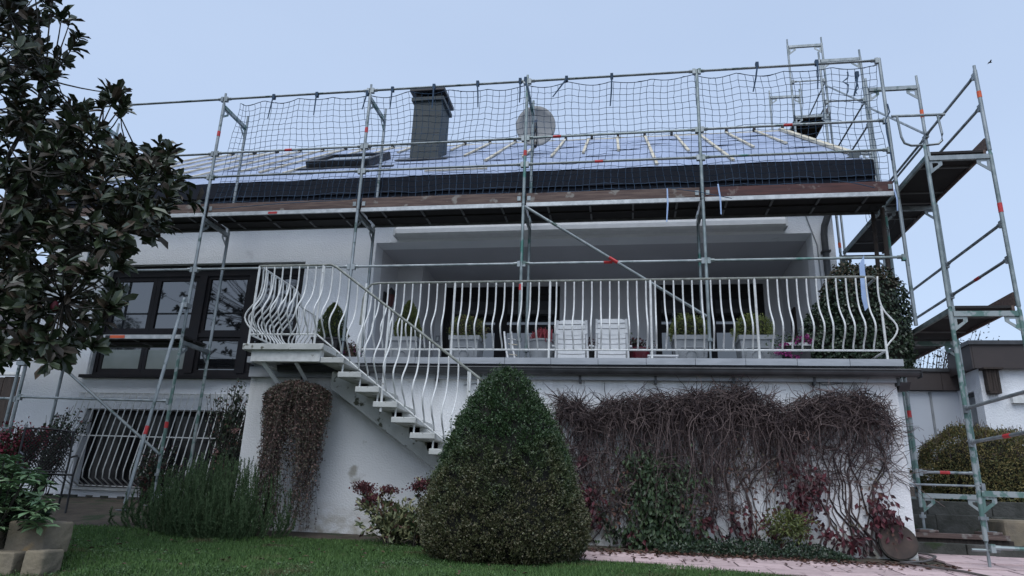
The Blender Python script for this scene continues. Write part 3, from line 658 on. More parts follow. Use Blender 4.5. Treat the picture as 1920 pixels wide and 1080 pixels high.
def frame(parent, p0, p1, z0, z1, mat, transom=True, spig=.10, inner=True, gus=True, mat2=None):
    p0 = np.array(p0, float); p1 = np.array(p1, float)
    for k, p in enumerate((p0, p1)):
        if k == 1 and not inner: continue
        m = MB().tube([(p[0], p[1], z0), (p[0], p[1], z1-.0005)], TR, 10)
        if spig: m.tube([(p[0], p[1], z1-.02), (p[0], p[1], z1+spig)], TR*.78, 8)
        m.build('standard', mat, parent, smooth=True)
    if transom and inner:
        d = unit(p1-p0); a = p0+d*TR; b = p1-d*TR; mt = MB()
        n = np.array([-d[1], d[0]])*.022; zz = z1-.075
        V = [(*(a+n), zz), (*(b+n), zz), (*(b-n), zz), (*(a-n), zz)]; V = V+[(x_, y_, zz+.06) for x_, y_, _ in V]
        mt.add(V, [[0, 3, 2, 1], [4, 5, 6, 7], [0, 1, 5, 4], [1, 2, 6, 5], [2, 3, 7, 6], [3, 0, 4, 7]])
        tr = mt.build('transom', mat2 or mat, parent)
        if gus:
            for p, sg in ((p0, 1), (p1, -1)):
                mg = MB(); gusset(mg, p[0], p[1], zz, sg*d[0], sg*d[1]); mg.build('gusset_plate', mat2 or mat, tr)
def band(parent, p, z, mat, h=.09):
    m = MB(); a = np.arange(10)*2*math.pi/10; m.tube([(p[0], p[1], z), (p[0], p[1], z+h)], TR+.0025, 10, caps=False); return m.build('marking_band', mat, parent, smooth=True)
def ledger(parent, a, b, mat, name='guardrail', r=.019, red=None):
    a = np.array(a, float); b = np.array(b, float)
    g = tube(name, [a, b], r, mat, parent, n=8)
    for p, q in ((a, b), (b, a)):
        d = unit(q-p); m = MB().tube([p, p+d*.09], r*1.35, 6)
        m.box(p+d*.015-np.array([.022, .026, .05]), p+d*.015+np.array([.022, .026, .035])); m.build('clamp', mat, g)
    if red is not None:
        p = a+(b-a)*red; d = unit(b-a); tube('marking_band', [p-d*.06, p+d*.06], r+.003, m_red, g, n=8)
    return g
def jack(parent, p, z0, z1):
    m = MB(); m.tube([(p[0], p[1], z0), (p[0], p[1], z1+.02)], .017, 8); m.box((p[0]-.075, p[1]-.075, z0), (p[0]+.075, p[1]+.075, z0+.008))
    m.tube([(p[0], p[1], z1-.05), (p[0], p[1], z1-.01)], .04, 8); return m.build('base_jack', m_steel, parent)
m_rib = M('deck_rib_steel', (.16, .165, .17), (.10, .105, .11), rough=.6)
def deck(parent, x0, x1, y0, y1, z, along='x', edge=m_alu, ribs=4):
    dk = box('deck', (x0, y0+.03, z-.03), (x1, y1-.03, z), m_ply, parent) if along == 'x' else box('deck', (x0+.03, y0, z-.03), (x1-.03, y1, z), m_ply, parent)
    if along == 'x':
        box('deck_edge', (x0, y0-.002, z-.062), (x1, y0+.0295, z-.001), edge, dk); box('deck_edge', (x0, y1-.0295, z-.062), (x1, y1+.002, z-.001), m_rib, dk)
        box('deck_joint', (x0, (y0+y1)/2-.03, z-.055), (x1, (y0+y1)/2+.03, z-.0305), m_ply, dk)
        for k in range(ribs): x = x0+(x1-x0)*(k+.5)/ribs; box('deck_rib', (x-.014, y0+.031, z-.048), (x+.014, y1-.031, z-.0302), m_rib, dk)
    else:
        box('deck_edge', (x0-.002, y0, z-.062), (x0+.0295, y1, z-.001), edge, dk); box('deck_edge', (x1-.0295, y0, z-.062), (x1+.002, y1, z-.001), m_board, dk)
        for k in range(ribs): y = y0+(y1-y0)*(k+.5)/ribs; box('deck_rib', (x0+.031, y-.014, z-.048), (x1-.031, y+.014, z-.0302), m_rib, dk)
    return dk
ZD, ZTR, ZH, ZK, ZLR = 4.70, 6.75, 5.75, 5.31, 3.73
# front: frames at each pole line
for i in range(-2, 5):
    X = i*BAY; mt = [m_steel, m_steel, m_steelg, m_steel, m_steelg, m_steelg, m_steel][i+2]
    if i <= 2: frame(scaf, (X, 0), (X, SW), 4.66, 6.66, m_steel if i != 2 else m_steelg, mat2=m_green, spig=.2)
    elif i == 3: frame(scaf, (X, 0), (X, SW), 4.66, 6.72, m_steelg, transom=False, inner=False, spig=.06)
    else: frame(scaf, (X, 0), (X, SW), 2.80, 6.78, m_steel, transom=False, inner=False, spig=0)
    if i <= 0:
        frame(scaf, (X, 0), (X, SW), 2.66, 4.62, m_steel, mat2=m_steel); zg = [float(ground(X, yy)) for yy in (0, SW)]
        frame(scaf, (X, 0), (X, SW), .66, 2.62, m_green if i == 0 else m_steel, mat2=m_steel)
        jack(scaf, (X, 0), zg[0], .68); jack(scaf, (X, SW), zg[1], .68)
    elif i <= 3:
        frame(scaf, (X, 0), (X, SW), 2.62, 4.62, mt, mat2=m_steel); jack(scaf, (X, 0), ZT, 2.64); jack(scaf, (X, SW), ZT, 2.64)
for i, z, mm in ((0, 6.05, m_red), (1, 5.98, m_red), (2, 5.45, m_red), (2, 3.33, m_red), (0, 1.3, m_red), (-1, 5.9, m_red)): band(scaf, (i*BAY, 0), z, mm)
for i in range(-2, 4):
    a, b = i*BAY+TR, (i+1)*BAY-TR
    ledger(scaf, (a, 0, ZTR), (b, 0, ZTR), m_steel)
    ledger(scaf, (a, 0, ZH+.01*i-.015), (b, 0, ZH+.01*i-.01), m_steelg if i == 2 else m_steel, red={0: .5, 2: .18, 3: .48, -1: None}.get(i))
    ledger(scaf, (a, 0, ZK), (b, 0, ZK), m_steelg if i == 3 else m_steel, red={1: None, 2: .43}.get(i))
    ledger(scaf, (a, 0, ZLR), (b, 0, ZLR), m_steelg if i == 3 else m_steel, red={2: .48}.get(i))
    dk = deck(scaf, a+.01, b-.01, .035, SW-.035, ZD)
    if i in (0, ): box('marking_band', (a+1.05, .029, ZD-.055), (a+1.20, .033, ZD-.02), m_red, dk)
    mb = m_redboard if i in (3, ) else m_board
    ov = .03 if i % 2 else 0
    yb = .004+(.001 if i % 2 else 0)
    box('toe_board', (a+.01, yb+.028, ZD+.002), (b-.01, yb+.056, ZD+.15+.012*(i == 1)), mb, scaf)
    for xx in (a+.05, b-.05): box('toe_board_clip', (xx-.025, .022, ZD+.03), (xx+.025, .031, ZD+.10), m_steel, scaf)
box('toe_board', (3*BAY+.05, .064, ZD+.01), (3*BAY+2.5, .09, ZD+.16), m_redboard, scaf)
# lower left lift
for i in (-2, -1):
    a, b = i*BAY+TR, (i+1)*BAY-TR
    dk = deck(scaf, a+.01, b-.01, .035, SW-.035, 2.70)
    if i == -1:
        box('marking_band', (a+1.30, .028, 2.645), (a+1.55, .033, 2.69), m_orange, dk); box('marking_band', (a+1.22, .028, 2.645), (a+1.295, .033, 2.69), m_black, dk)
    ledger(scaf, (a, 0, 1.72), (b, 0, 1.69), m_steel)
tube('diagonal_brace', [(-BAY+.05, -.05, 2.60), (.02, -.05, .92)], .022, m_steel, scaf, n=8)
br = tube('diagonal_brace', [(2*BAY+.03, -.05, 4.60), (3*BAY-.03, -.05, 2.92)], .022, m_steel, scaf, n=8)
pm = np.array([2*BAY+.03, -.05, 4.60])*.49+np.array([3*BAY-.03, -.05, 2.92])*.51; dm = unit(np.array([BAY-.06, 0, -1.68])); tube('marking_band', [pm-dm*.07, pm+dm*.07], .0255, m_red, br, n=8)
pb = aty(234, 946, -.62); pb[2] = float(ground(pb[0], pb[1]))
ra = tube('raking_shore', [(-.035, -.06, 3.25), pb+np.array([0, 0, .09])], .024, m_steel, scaf, n=8)
tube('shore_spindle', [pb+np.array([0, 0, .30]), pb+np.array([-.0, 0, .0])], .016, m_steel, ra, n=6)
box('shore_plate', pb-np.array([.07, .07, 0]), pb+np.array([.07, .07, .01]), m_steel, ra)
pm = np.array([-.035, -.06, 3.25]); dd = unit(pb+np.array([0, 0, .09])-pm); q = pm+dd*2.0; tube('marking_band', [q, q+dd*.12], .0275, m_red, ra, n=8)
MB().box((-.075, -.09, 3.10), (.04, .035, 3.17)).build('coupler', m_steel, scaf)
tube('standby_tube', [(-BAY-.08, -.03, .5), (-BAY-.08, -.03, 2.62)], .024, m_steel, scaf, n=8)
for z in (1.2, 2.2): box('coupler', (-BAY-.115, -.065, z), (-BAY+.035, .032, z+.06), m_steel, scaf)

# gable scaffold
GA, GB = 10.326, 11.056; GY = [-.84, .73, 2.80, 4.87, 6.94]; GTOP = [4.77, 6.77, 8.74, 10.57, 10.57]
GZ0 = [float(ground(GA, -.84)), .30, .62, .9, 1.0]
for k, Y in enumerate(GY):
    z = .77; zz = z
    while zz <= GTOP[k]+.3:
        ze = min(zz, GTOP[k]) if zz < 10 else GTOP[k]
        z0 = ze-1.96 if ze > 1 else GZ0[k]+.28
        frame(gable, (GA, Y), (GB, Y), z0, ze, m_green if (ze < 3 or (k == 0 and ze < 1)) else (m_steelg if ze < 5 else m_steel), mat2=m_green if ze < 3.5 else m_steel, spig=.16)
        zz += 2.0
    for X in (GA, GB):
        zg = max(GZ0[k], .0) if k else float(ground(X, Y))
        jack(gable, (X, Y), zg+(.0 if k == 0 else .012), .50 if k == 0 else max(zg+.1, .5))
frame(gable, (GB, GY[0]), (GA, GY[0]), 4.81, 5.95, m_steel, transom=False, inner=False, spig=.07)
band(gable, (GB, GY[0]), 5.55, m_orange); band(gable, (GB, GY[0]), 3.98, m_red, .12); band(gable, (GB, GY[1]), 6.2, m_orange, .13); band(gable, (GA, GY[1]), 1.72, m_red)
band(gable, (GA, GY[2]), 4.9, m_orange); band(gable, (GB, GY[2]), 4.9, m_orange)
for z in (5.89, 5.43): ledger(gable, (GB, GY[0]+TR, z), (GB, GY[1]-TR, z), m_steel)
for z in (5.87, 5.41, 3.85, 3.40): ledger(gable, (GB, GY[1]+TR, z), (GB, GY[2]-TR, z), m_steel)
for z, rd in ((3.85, None), (3.40, .5)): ledger(gable, (GB, GY[0]+TR, z), (GB, GY[1]-TR, z), m_steel, red=rd)
ledger(gable, (GA, GY[1]+TR, 3.9), (GA, GY[2]-TR, 3.9), m_steel)
ledger(gable, (GA+TR, GY[1], 1.02), (GB-TR, GY[1], 1.02), m_steel, red=.45); ledger(gable, (GA-.2, GY[1]-.05, .86), (GB+.02, GY[1]-.05, .86), m_steel, r=.014)
for z in (1.63, 1.262): ledger(gable, (GA-.01, GY[0]-TR, z), (GA-.01, GY[0]-1.57, z), m_steel, red=.5 if z < 1.5 else None)
ledger(gable, (GA+TR, GY[0]-.03, .18), (GB+.2, GY[0]-.03, .18), m_green, r=.02)
tube('base_collar', [(GA-.15, GY[0], .15), (GA+.12, GY[0], .15)], .017, m_steelg, gable, n=6)
for z, rng in ((2.83, (0, 1)), (4.83, (0, 1)), (8.78, (3, 3))):
    for k in range(rng[0], rng[1]+1):
        y0, y1 = GY[k]+.02, GY[k+1]-.02
        dk = deck(gable, GA+.035, GB-.035, y0, y1, z, along='y', edge=m_steelg, ribs=2)
        box('toe_board', (GB-.028, y0, z+.002), (GB-.002, y1, z+.16), m_board, gable)
for k, zt in ((1, 6.8), (2, 8.8), (3, 10.6)):
    for dz in (-.9, -1.4): ledger(gable, (GB, GY[k]+TR, zt+dz-.1), (GB, GY[k+1]-TR, zt+dz-.1), m_steel, r=.017)
for k, zt in ((2, 8.8), (3, 10.6)):
    ledger(gable, (GA+TR, GY[k]-.03, zt-1.0), (GB-TR, GY[k]-.03, zt-1.0), m_steel, r=.016)
    tube('diagonal_brace', [(GB, GY[k]+.03, zt-1.1), (GB, GY[k-1]-.03, zt-2.9)], .018, m_steel, gable, n=6)
tube('hatch_prop', [(GA+.18, GY[3]-.03, 9.6), (GA+.20, GY[3]-.03, 9.05)], .014, m_steel, gable, n=6)
# U-shaped end guard between the corner post and the gable tower
EG = [(10.33, .0, 5.83), (11.02, .0, 5.82)]
eg = tube('end_guard', EG, .02, m_steel, gable)
U = [(10.40, 0, 5.82), (10.42, 0, 5.50), (10.45, 0, 5.40), (10.53, 0, 5.36), (10.72, 0, 5.355), (10.88, 0, 5.37), (10.93, 0, 5.42), (10.945, 0, 5.52), (10.925, 0, 5.82)]
tube('end_guard_loop', U, .017, m_steel, eg)
# bundle of dark tubes and wire loops behind the ivy
for dx, dy, z1 in ((-.12, .55, 4.60), (-.02, .42, 4.62), (.10, .6, 4.55)):
    tube('spare_tube', [(10.2+dx, dy, 2.9), (10.22+dx*.8, dy, z1)], .03, m_wood if dx < 0 else m_steelg, gable, n=8)
for k in range(7):
    a = np.linspace(0, 2*math.pi, 14); c = np.array([10.12+RNG.normal()*.08, .45, 4.1+.08*k]); rr = .05+.04*RNG.random()
    tube('wire_loop', [c+np.array([rr*math.cos(q), .04*math.sin(2*q+k), rr*1.3*math.sin(q)]) for q in a], .004, m_black, gable, n=4)

# ------------------------------------------------------------------ safety net
net = thing('safety_net', (5.1, -.03, 6.7), 'dark blue square-mesh safety net hanging from the scaffold top rail', 'net')
def net_pt(x, s):
    """x along the rail, s = 0 top .. 1 bottom"""
    u = (x/BAY); fr = u-np.floor(u)
    tie = np.abs(np.sin(np.pi*x/.64)); z = (ZTR-.035-.055*tie*(1-s)**2)*(1-s)+(ZD+.10)*s
    sag = .10*np.sin(math.pi*s)+.02*np.sin(3.1*x+4*s)+.018*np.sin(7.3*x-5*s)
    y = .06+.05*s+sag
    xw = x+.022*np.sin(5*s+2.1*x)+.018*np.sin(9*s+1.3*x+1)
    k = np.clip((x-9.6)/.7, 0, 1); xw = xw+k*.05*np.sin(s*math.pi)*1.2
    k0 = np.clip((.35-x)/.35, 0, 1); xw = xw+k0*(.32*np.exp(-s*2.4)-.05)*0.8
    z = z+.015*np.sin(6*x+3*s)*np.sin(math.pi*s)
    return np.stack([xw, y, z], -1)
x0n, x1n = .06, 4*BAY-.05; nc, nr = 98, 20
PV = []
sv = np.linspace(0, 1, 26)
for k in range(nc): PV.append(net_pt(np.full(26, x0n+(x1n-x0n)*k/(nc-1)), sv))
PV = np.array(PV); PV += RNG.normal(size=PV.shape)*np.array([.004, .004, .003])
strands('net_mesh', PV, np.full(PV.shape[:2], .0042), m_net, net)
xv = np.linspace(x0n, x1n, 220)
PH = np.array([net_pt(xv, np.full(220, k/(nr-1))) for k in range(nr)]); PH += RNG.normal(size=PH.shape)*np.array([.003, .003, .004])
strands('net_mesh', PH, np.full(PH.shape[:2], .0042), m_net, net)
hem = net_pt(xv, np.zeros(220)); tube('hem_cord', hem, .006, m_net, net, n=5)
for px, py, dx, L in ((512, 182, -10, 40), (593, 178, -5, 38), (688, 175, -9, 30), (735, 168, -4, 36), (813, 163, -3, 40), (895, 157, 1, 44), (1062, 148, -26, 34), (1147, 143, -3, 56), (1420, 122, -8, 50), (1532, 118, 1, 48), (1608, 140, -6, 40), (985, 150, 10, 45), (975, 152, -1, 40)):
    a = aty(px, py, -.03); b = aty(px+dx, py+L, -.03); m_ = MB()
    mid = (a+b)/2+np.array([.006, -.01, 0])
    m_.tube([a+np.array([0, 0, .035]), a, mid, b], [.012, .014, .013, .010], 5, flat=.4)
    m_.box(a-np.array([.022, .0, .02]), a+np.array([.022, .058, .06])); m_.build('tie_strap', m_net, net)
for px, py, ex, ey, mm in ((1251, 353, 1250, 416, m_paleb), (1346, 345, 1352, 402, m_paleb), (1677, 355, 1683, 395, m_paleb), (1372, 372, 1250, 352, m_netl), (1640, 352, 1560, 338, m_netl), (660, 374, 400, 392, m_netl)):
    a = aty(px, py, -.035); b = aty(ex, ey, -.035)
    MB().tube([a, (a+b)/2+np.array([.01, -.012, .008]), b], [.011, .012, .010], 5, flat=.35).build('loose_strap', mm, net)
for px in (1590, 1607):
    pts = [aty(px+RNG.normal()*3, 135+6*k, .02) for k in range(8)]
    tube('knotted_cord', pts, [.012, .006, .014, .008, .012, .006, .010, .004], m_netl, net, n=5)
pts = [aty(x, y, -.02) for x, y in ((1664, 195), (1668, 210), (1660, 225), (1663, 250), (1668, 275), (1672, 300))]
tube('lashing_rope', pts, .010, m_net, net, n=5)
tarp = thing('tarp_strip', aty(1612, 484, -.03), 'pale blue plastic strip hanging over the long scaffold rail above the ivy', 'strip')
V = [aty(*q, -.045) for q in ((1611, 496), (1620, 478), (1622, 510), (1631, 573), (1622, 583), (1616, 560))]
tb = MB(); tb.add(np.array(V+[v+np.array([0, .012, 0]) for v in V]), [[0, 1, 7, 6], [1, 2, 8, 7], [2, 3, 9, 8], [3, 4, 10, 9], [4, 5, 11, 10], [5, 0, 6, 11]], [[0, 2, 1], [0, 5, 2], [5, 3, 2], [5, 4, 3], [6, 7, 8], [6, 8, 11], [11, 8, 9], [11, 9, 10]]); tb.build('sheet', m_paleb, tarp)
tube('hook', [aty(1618, 484, -.03), aty(1618, 488, .0)], .006, m_black, tarp, n=5)

# ------------------------------------------------------------------ satellite dish
db = slope(4.86, 2.75, .0)
dish = thing('satellite_dish', tuple(db), 'grey satellite dish on a short mast above the roof edge', 'satellite dish')
tube('mast', [db, db+np.array([0, 0, .75])], .025, m_gutter, dish)
dc = np.array([4.91, 2.72, 7.56]); dn = unit(np.array([.10, -1, -.02])); dx_ = unit(np.cross(dn, [0, 0, 1])); dz_ = np.cross(dx_, dn)
V = []; nr_, na = 7, 32
for ir in range(nr_):
    r_ = .41*ir/(nr_-1)
    for k in range(na):
        a = 2*math.pi*k/na; V.append(dc+dx_*r_*math.cos(a)*.95+dz_*r_*math.sin(a)*1.08+dn*(.09*(r_/.41)**2-.09))
i = np.arange(nr_-1)[:, None]*na; j = np.arange(na)[None]; j2 = (j+1) % na
rd = MB().add(V, np.stack([i+j, i+j2, i+na+j2, i+na+j], -1).reshape(-1, 4)).build('reflector', m_dish, dish, smooth=True)
sm = rd.modifiers.new('thickness', 'SOLIDIFY'); sm.thickness = .008
lb = dc-dz_*.40; le = dc+dn*.42-dz_*.10
for s in (-.035, .035): tube('feed_arm', [lb+dx_*s, le+dx_*s*.4], .011, m_black, dish, n=6)
tube('feed_horn', [le-dn*.03, le+dn*.05], [.05, .04], m_planter, dish, n=10); tube('feed_bracket', [lb-dz_*.05, lb+dz_*.06-dn*.06], .035, m_black, dish, n=6)
tube('rear_mount', [dc-dn*.1, db+np.array([0, 0, .55])], .03, m_black, dish, n=6)

# ------------------------------------------------------------------ paving, bed, kerbs
pav = MB(); px0, px1 = 4.9, 13.2
V = []; nxp, nyp = 40, 20; PX = np.linspace(px0, px1, nxp); PY = np.linspace(-4.4, .45, nyp)
for yv in PY:
    for xv_ in PX: V.append((xv_, yv, float(ground(xv_, yv))+.010))
i = np.arange(nyp-1)[:, None]*nxp; j = np.arange(nxp-1)[None]; Q = np.stack([i+j, i+j+1, i+nxp+j+1, i+nxp+j], -1).reshape(-1, 4)
V = np.array(V); cq = V[Q].mean(1); ok = (~lawn_mask(cq[:, 0]+.15, cq[:, 1]-.1)) & ((cq[:, 1] < -1.0) | (cq[:, 0] > 9.95))
paving = pav.add(V, Q[ok]).build('paving', m_joint); tag(paving, kind='structure')
sl_x, sl_y = .50, .40
slabm = [MB().box((-sl_x/2+.009, -sl_y/2+.009, -.02), (sl_x/2-.009, sl_y/2-.009, .0)).mesh('paving_slab', m_pink) for _ in range(1)]
row = 0; yv = -1.02
while yv > -4.3:
    xv_ = px0+(.25 if row % 2 else 0)
    while xv_ < px1:
        cx_, cy_ = xv_+sl_x/2, yv-sl_y/2
        if not lawn_mask(np.array(cx_-.05), np.array(cy_)):
            o = link('paving_slab', slabm[0], paving, (cx_, cy_, float(ground(cx_, cy_))+.024+RNG.normal()*.002))
            sy_ = (float(ground(cx_, cy_+.2))-float(ground(cx_, cy_-.2)))/.4
            o.rotation_euler = (math.atan(sy_)+RNG.normal()*.006, RNG.normal()*.006, RNG.normal()*.006)
        xv_ += sl_x
    yv -= sl_y; row += 1
yv = -1.02
while yv < .25:
    xv_ = 9.98
    while xv_ < px1:
        cx_, cy_ = xv_+sl_x/2, yv+sl_y/2
        o = link('paving_slab', slabm[0], paving, (cx_, cy_, float(ground(cx_, cy_))+.024+RNG.normal()*.002)); o.rotation_euler = (.04+RNG.normal()*.006, RNG.normal()*.006, 0)
        xv_ += sl_x
    yv += sl_y
def blockwall(name, label, x0, x1, y0, y1, zb_, zt, n, mat, jag=.01, cat='wall'):
    t_ = thing(name, ((x0+x1)/2, (y0+y1)/2, zb_), label, cat); e = np.linspace(x0, x1, n+1)
    for k in range(n):
        a, b = e[k]+.004, e[k+1]-.004
        box('block', (a, y0+RNG.normal()*jag, zb_), (b, y1, zt+RNG.normal()*jag), mat, t_, bevel=.012)
    return t_
blockwall('kerb_wall', 'low dark concrete kerb behind the scaffold feet at the paving edge', 9.99, 13.4, .46, .62, -.1, .165, 5, m_conc)
blockwall('retaining_wall', 'mossy concrete block step behind the timber planks on the right', 9.99, 13.4, 1.22, 1.42, .05, .50, 5, m_conc, .015)
blockwall('garden_step', 'dark weathered upper step in front of the white garage door', 9.99, 13.4, 1.93, 2.15, .3, .70, 4, m_conc, .012)
sto = thing('sandstone_block', (11.75, .95, .1), 'single pale sandstone block beside the timber planks on the right', 'stone')
MB().box((11.25, .72, .1), (12.3, 1.2, .47)).build('block', m_stone, sto, bevel=.04)
def plank(label, x0, x1, y0, y1, z0, z1, mat):
    p_ = MB().box((x0, y0, z0), (x1, y1, z1)).build('timber_plank', mat, None, bevel=.006, center=True); return tag(p_, label, 'plank', 'timber under the scaffold feet')
plank('long weathered plank lying under the rear scaffold feet', 10.12, 11.25, .60, .86, .215, .275, m_board)
plank('short timber packer under the left rear scaffold foot', 10.22, 10.45, .62, .84, .277, .311, m_board)
plank('short timber packer under the right rear scaffold foot', 10.95, 11.18, .62, .84, .277, .311, m_board)
plank('lower timber sleeper carrying the scaffold planks', 10.2, 11.3, .64, .82, .12, .213, m_wood)
# round wooden disc leaning on the terrace wall
dsk = thing('wooden_disc', (9.56, -.47, 0), 'round sawn wooden disc leaning against the terrace wall corner', 'disc')
R_ = .205; cdk = np.array([9.57, -.50, float(ground(9.57, -.5))+R_-.01]); nd = unit(np.array([0, -1, .28])); ux = np.array([1, 0, 0.]); uz = np.cross(ux, nd)
def disc(m, r0, o0, o1, n=28):
    A = [cdk+nd*o0+(ux*math.cos(q)+uz*math.sin(q))*r0*(1+.03*math.sin(3*q+1)) for q in np.arange(n)*2*math.pi/n]; B = [p+nd*(o1-o0) for p in A]
    return m.add(np.array(A+B+[cdk+nd*o0, cdk+nd*o1]), [[k, (k+1) % n, n+(k+1) % n, n+k] for k in range(n)], [[2*n, (k+1) % n, k] for k in range(n)]+[[2*n+1, n+k, n+(k+1) % n] for k in range(n)])
disc(MB(), R_, -.03, .02).build('bark_ring', m_bark, dsk); disc(MB(), R_*.93, .0202, .026).build('sawn_face', M('sawn_wood_face', (.075, .05, .04), (.045, .032, .028), scale=9, rough=.8), dsk)
hs = [atz(x, y, .0) for x, y in ((1712, 985), )]
hp = [(9.95, .35, .03), (10.05, .0, .02), (10.0, -.35, .01), (9.85, -.62, .0), (9.70, -.80, -.005), (9.42, -.95, -.01), (9.55, -1.1, -.02), (9.8, -1.5, -.04), (9.9, -2.2, -.06)]
hp = [(x, y, float(ground(x, y))+.042) for x, y, _ in hp]
tag(MB().tube(hp, .013, 6).build('garden_hose', m_hose, None, smooth=True, center=True), 'grey garden hose winding over the pink paving by the wall corner', 'hose')

# ------------------------------------------------------------------ garage on the right
gar = thing('garage', (13, 6.2, .9), 'white flat-roofed garage with brown fascia behind the scaffold tower', 'garage')
YG = 6.2; zb_ = .9; zf0, zf1 = 2.95, 3.33
box('wall', (9.9, YG, .5), (14.0, YG+.2, zf0), m_render, gar)
dA = aty(1703, 735, YG); dB = aty(1741, 735, YG); dC = aty(1803, 735, YG)
dr = box('double_door', (dA[0], YG-.03, 1.03), (dB[0]-.01, YG-.002, 2.86), m_door, gar)
box('door_leaf', (dB[0]+.01, YG-.03, 1.03), (dC[0]+.25, YG-.002, 2.93), m_door, dr); box('door_edge_trim', (dB[0]-.012, YG-.05, 1.03), (dB[0]+.03, YG-.032, 2.93), m_planter, dr)
box('lock_plate', (dB[0]+.06, YG-.04, 1.72), (dB[0]+.12, YG-.031, 1.88), m_alu, dr); tube('door_handle', [(dB[0]+.08, YG-.06, 1.84), (dB[0]+.26, YG-.06, 1.84)], .012, m_alu, dr, n=6)
box('door_threshold', (dA[0]-.1, YG-.12, .9), (dC[0]+.3, YG-.001, 1.03), m_conc, gar)
e = np.linspace(9.8, 14.1, 5)
for k in range(4): box('fascia_panel', (e[k]+.004, YG-.14, zf0), (e[k+1]-.004, YG-.11, zf1), m_brownf, gar)
box('roof_slab', (9.8, YG-.11, zf0+.005), (14.1, YG+5, zf1-.01), m_brownf, gar); box('roof_trim', (9.8, YG-.17, zf1), (14.1, YG-.05, zf1+.07), m_gutter, gar)
wing = thing('garage_wing', (15, 4.4, .9), 'white rendered outbuilding with brown fascia and a nesting box', 'outbuilding')
YW = 5.2; wc = aty(1835, 700, YW)[0]
box('wall', (wc, YW, .4), (19, YW+.2, 3.24), m_render, wing)
sw = MB(); sw.box((wc, YW+.2, .4), (wc+.2, YW+.3, 3.24)).box((wc, YW+.3, 2.85), (wc+.2, YW+.75, 3.24)).box((wc, YW+.75, .4), (wc+.2, YG-.001, 3.24)); sw.build('side_wall', m_render, wing)
box('side_door', (wc+.10, YW+.3, .9), (wc+.14, YW+.75, 2.85), m_planter, wing); box('door_frame', (wc+.06, YW+.3, 2.78), (wc+.15, YW+.75, 2.85), m_gutter, wing)
fx = wc-.12; e = np.linspace(fx, 19, 7)
for k in range(6): box('fascia_panel', (e[k]+.004, YW-.14, 3.22), (e[k+1]-.004, YW-.11, 3.68), m_brownf, wing)
for k in range(2): box('fascia_panel', (fx-.03, YW-.14+.5*k+.004, 3.22), (fx, YW-.14+.5*(k+1)-.004, 3.68), m_brownf, wing)
box('roof_slab', (fx, YW-.11, 3.245), (19, YG-.2, 3.67), m_brownf, wing); box('roof_trim', (fx-.06, YW-.18, 3.68), (19, YW-.02, 3.76), m_gutter, wing); box('roof_trim', (fx-.06, YW-.02, 3.68), (fx+.06, YG-.2, 3.76), m_gutter, wing)
nb = thing('nesting_box', tuple(aty(1865, 735, YW)), 'dark wooden nesting box fixed to the white outbuilding wall', 'nesting box')
a = aty(1847, 693, YW-.12); b = aty(1879, 738, YW-.12)
for k in range(5):
    x0_ = a[0]+(b[0]-a[0])*k/5; x1_ = a[0]+(b[0]-a[0])*(k+1)/5; box('board', (x0_+.003, YW-.14+.004*(k % 2), b[2]+.05), (x1_-.003, YW-.001, a[2]), m_wood, nb)
box('roof_board', (a[0]-.06, YW-.20, a[2]+.001), (b[0]+.06, YW-.001, a[2]+.035), m_wood, nb); box('base_board', (a[0]+.01, YW-.15, b[2]), (b[0]-.01, YW-.001, b[2]+.048), m_wood, nb)
mtb = thing('meter_box', tuple(aty(1905, 757, YW)), 'flat white meter box on the outbuilding wall right of the nesting box', 'meter box')
a = aty(1893, 741, YW); b = aty(1930, 757, YW); box('case', (a[0], YW-.09, b[2]), (b[0], YW-.001, a[2]), m_white, mtb); box('lid', (a[0]-.01, YW-.10, a[2]+.001), (b[0]+.01, YW-.001, a[2]+.02), m_white, mtb)

# ------------------------------------------------------------------ far left: fence and neighbour
fen = thing('wooden_fence', (-6.4, 3.2, .2), 'dark weathered board fence beyond the left house corner', 'fence')
for k in range(10): x0_ = -7.9+.25*k; box('board', (x0_, 3.2+.01*(k % 2), .2), (x0_+.243, 3.222+.01*(k % 2), 2.56+RNG.normal()*.01), m_wood, fen)
for z in (.7, 2.1): box('cross_rail', (-7.9, 3.232, z), (-5.4, 3.27, z+.08), m_wood, fen)
box('cap_rail', (-7.95, 3.17, 2.60), (-5.36, 3.29, 2.66), m_white, fen)
nei = thing('neighbour_house', (-19, 14, 0), 'pale neighbouring house wall above the fence at the far left', 'house')
box('wall', (-26, 13, -.5), (-12, 20, 6.0), m_paleyel, nei)
MB().prism([(12.6, 5.9), (16.5, 8.6), (20.4, 5.9), (20.4, 5.75), (16.5, 8.4), (12.6, 5.75)], 0, -26.3, -11.7).build('roof', m_brownf, nei)

# ------------------------------------------------------------------ basement window grille
gri = thing('window_grille', (-.9, 1.05, .4), 'white iron grille with belly-curved bars over the basement window', 'grille')
gz0, gz1 = .46, 1.955; gx0, gx1 = -2.50, .62
for z, yy in ((gz1, YF-.04), (1.24, YF-.205), (gz0+.005, YF-.085)): tube('cross_rail', [(gx0, yy, z), (gx1, yy, z)], .010, m_white, gri, n=6)
tt = np.linspace(0, 1, 13); gb = -.30*(1-tt)*np.sqrt(np.clip(1-((.17-np.minimum(tt, .17))/.17)**2, 0, 1))
pp = np.stack([0*tt, YF-.04-.045*(1-tt)+gb, gz0+(gz1-gz0)*tt], -1)
gm = MB().tube(pp-np.array([0, YF, gz0]), .0095, 6).mesh('bar', m_white, True)
for k in range(27):
    x = gx0+.02+(gx1-gx0-.04)*k/26; link('bar', gm, gri, Vector((x, YF, gz0))-Vector(gri.location))
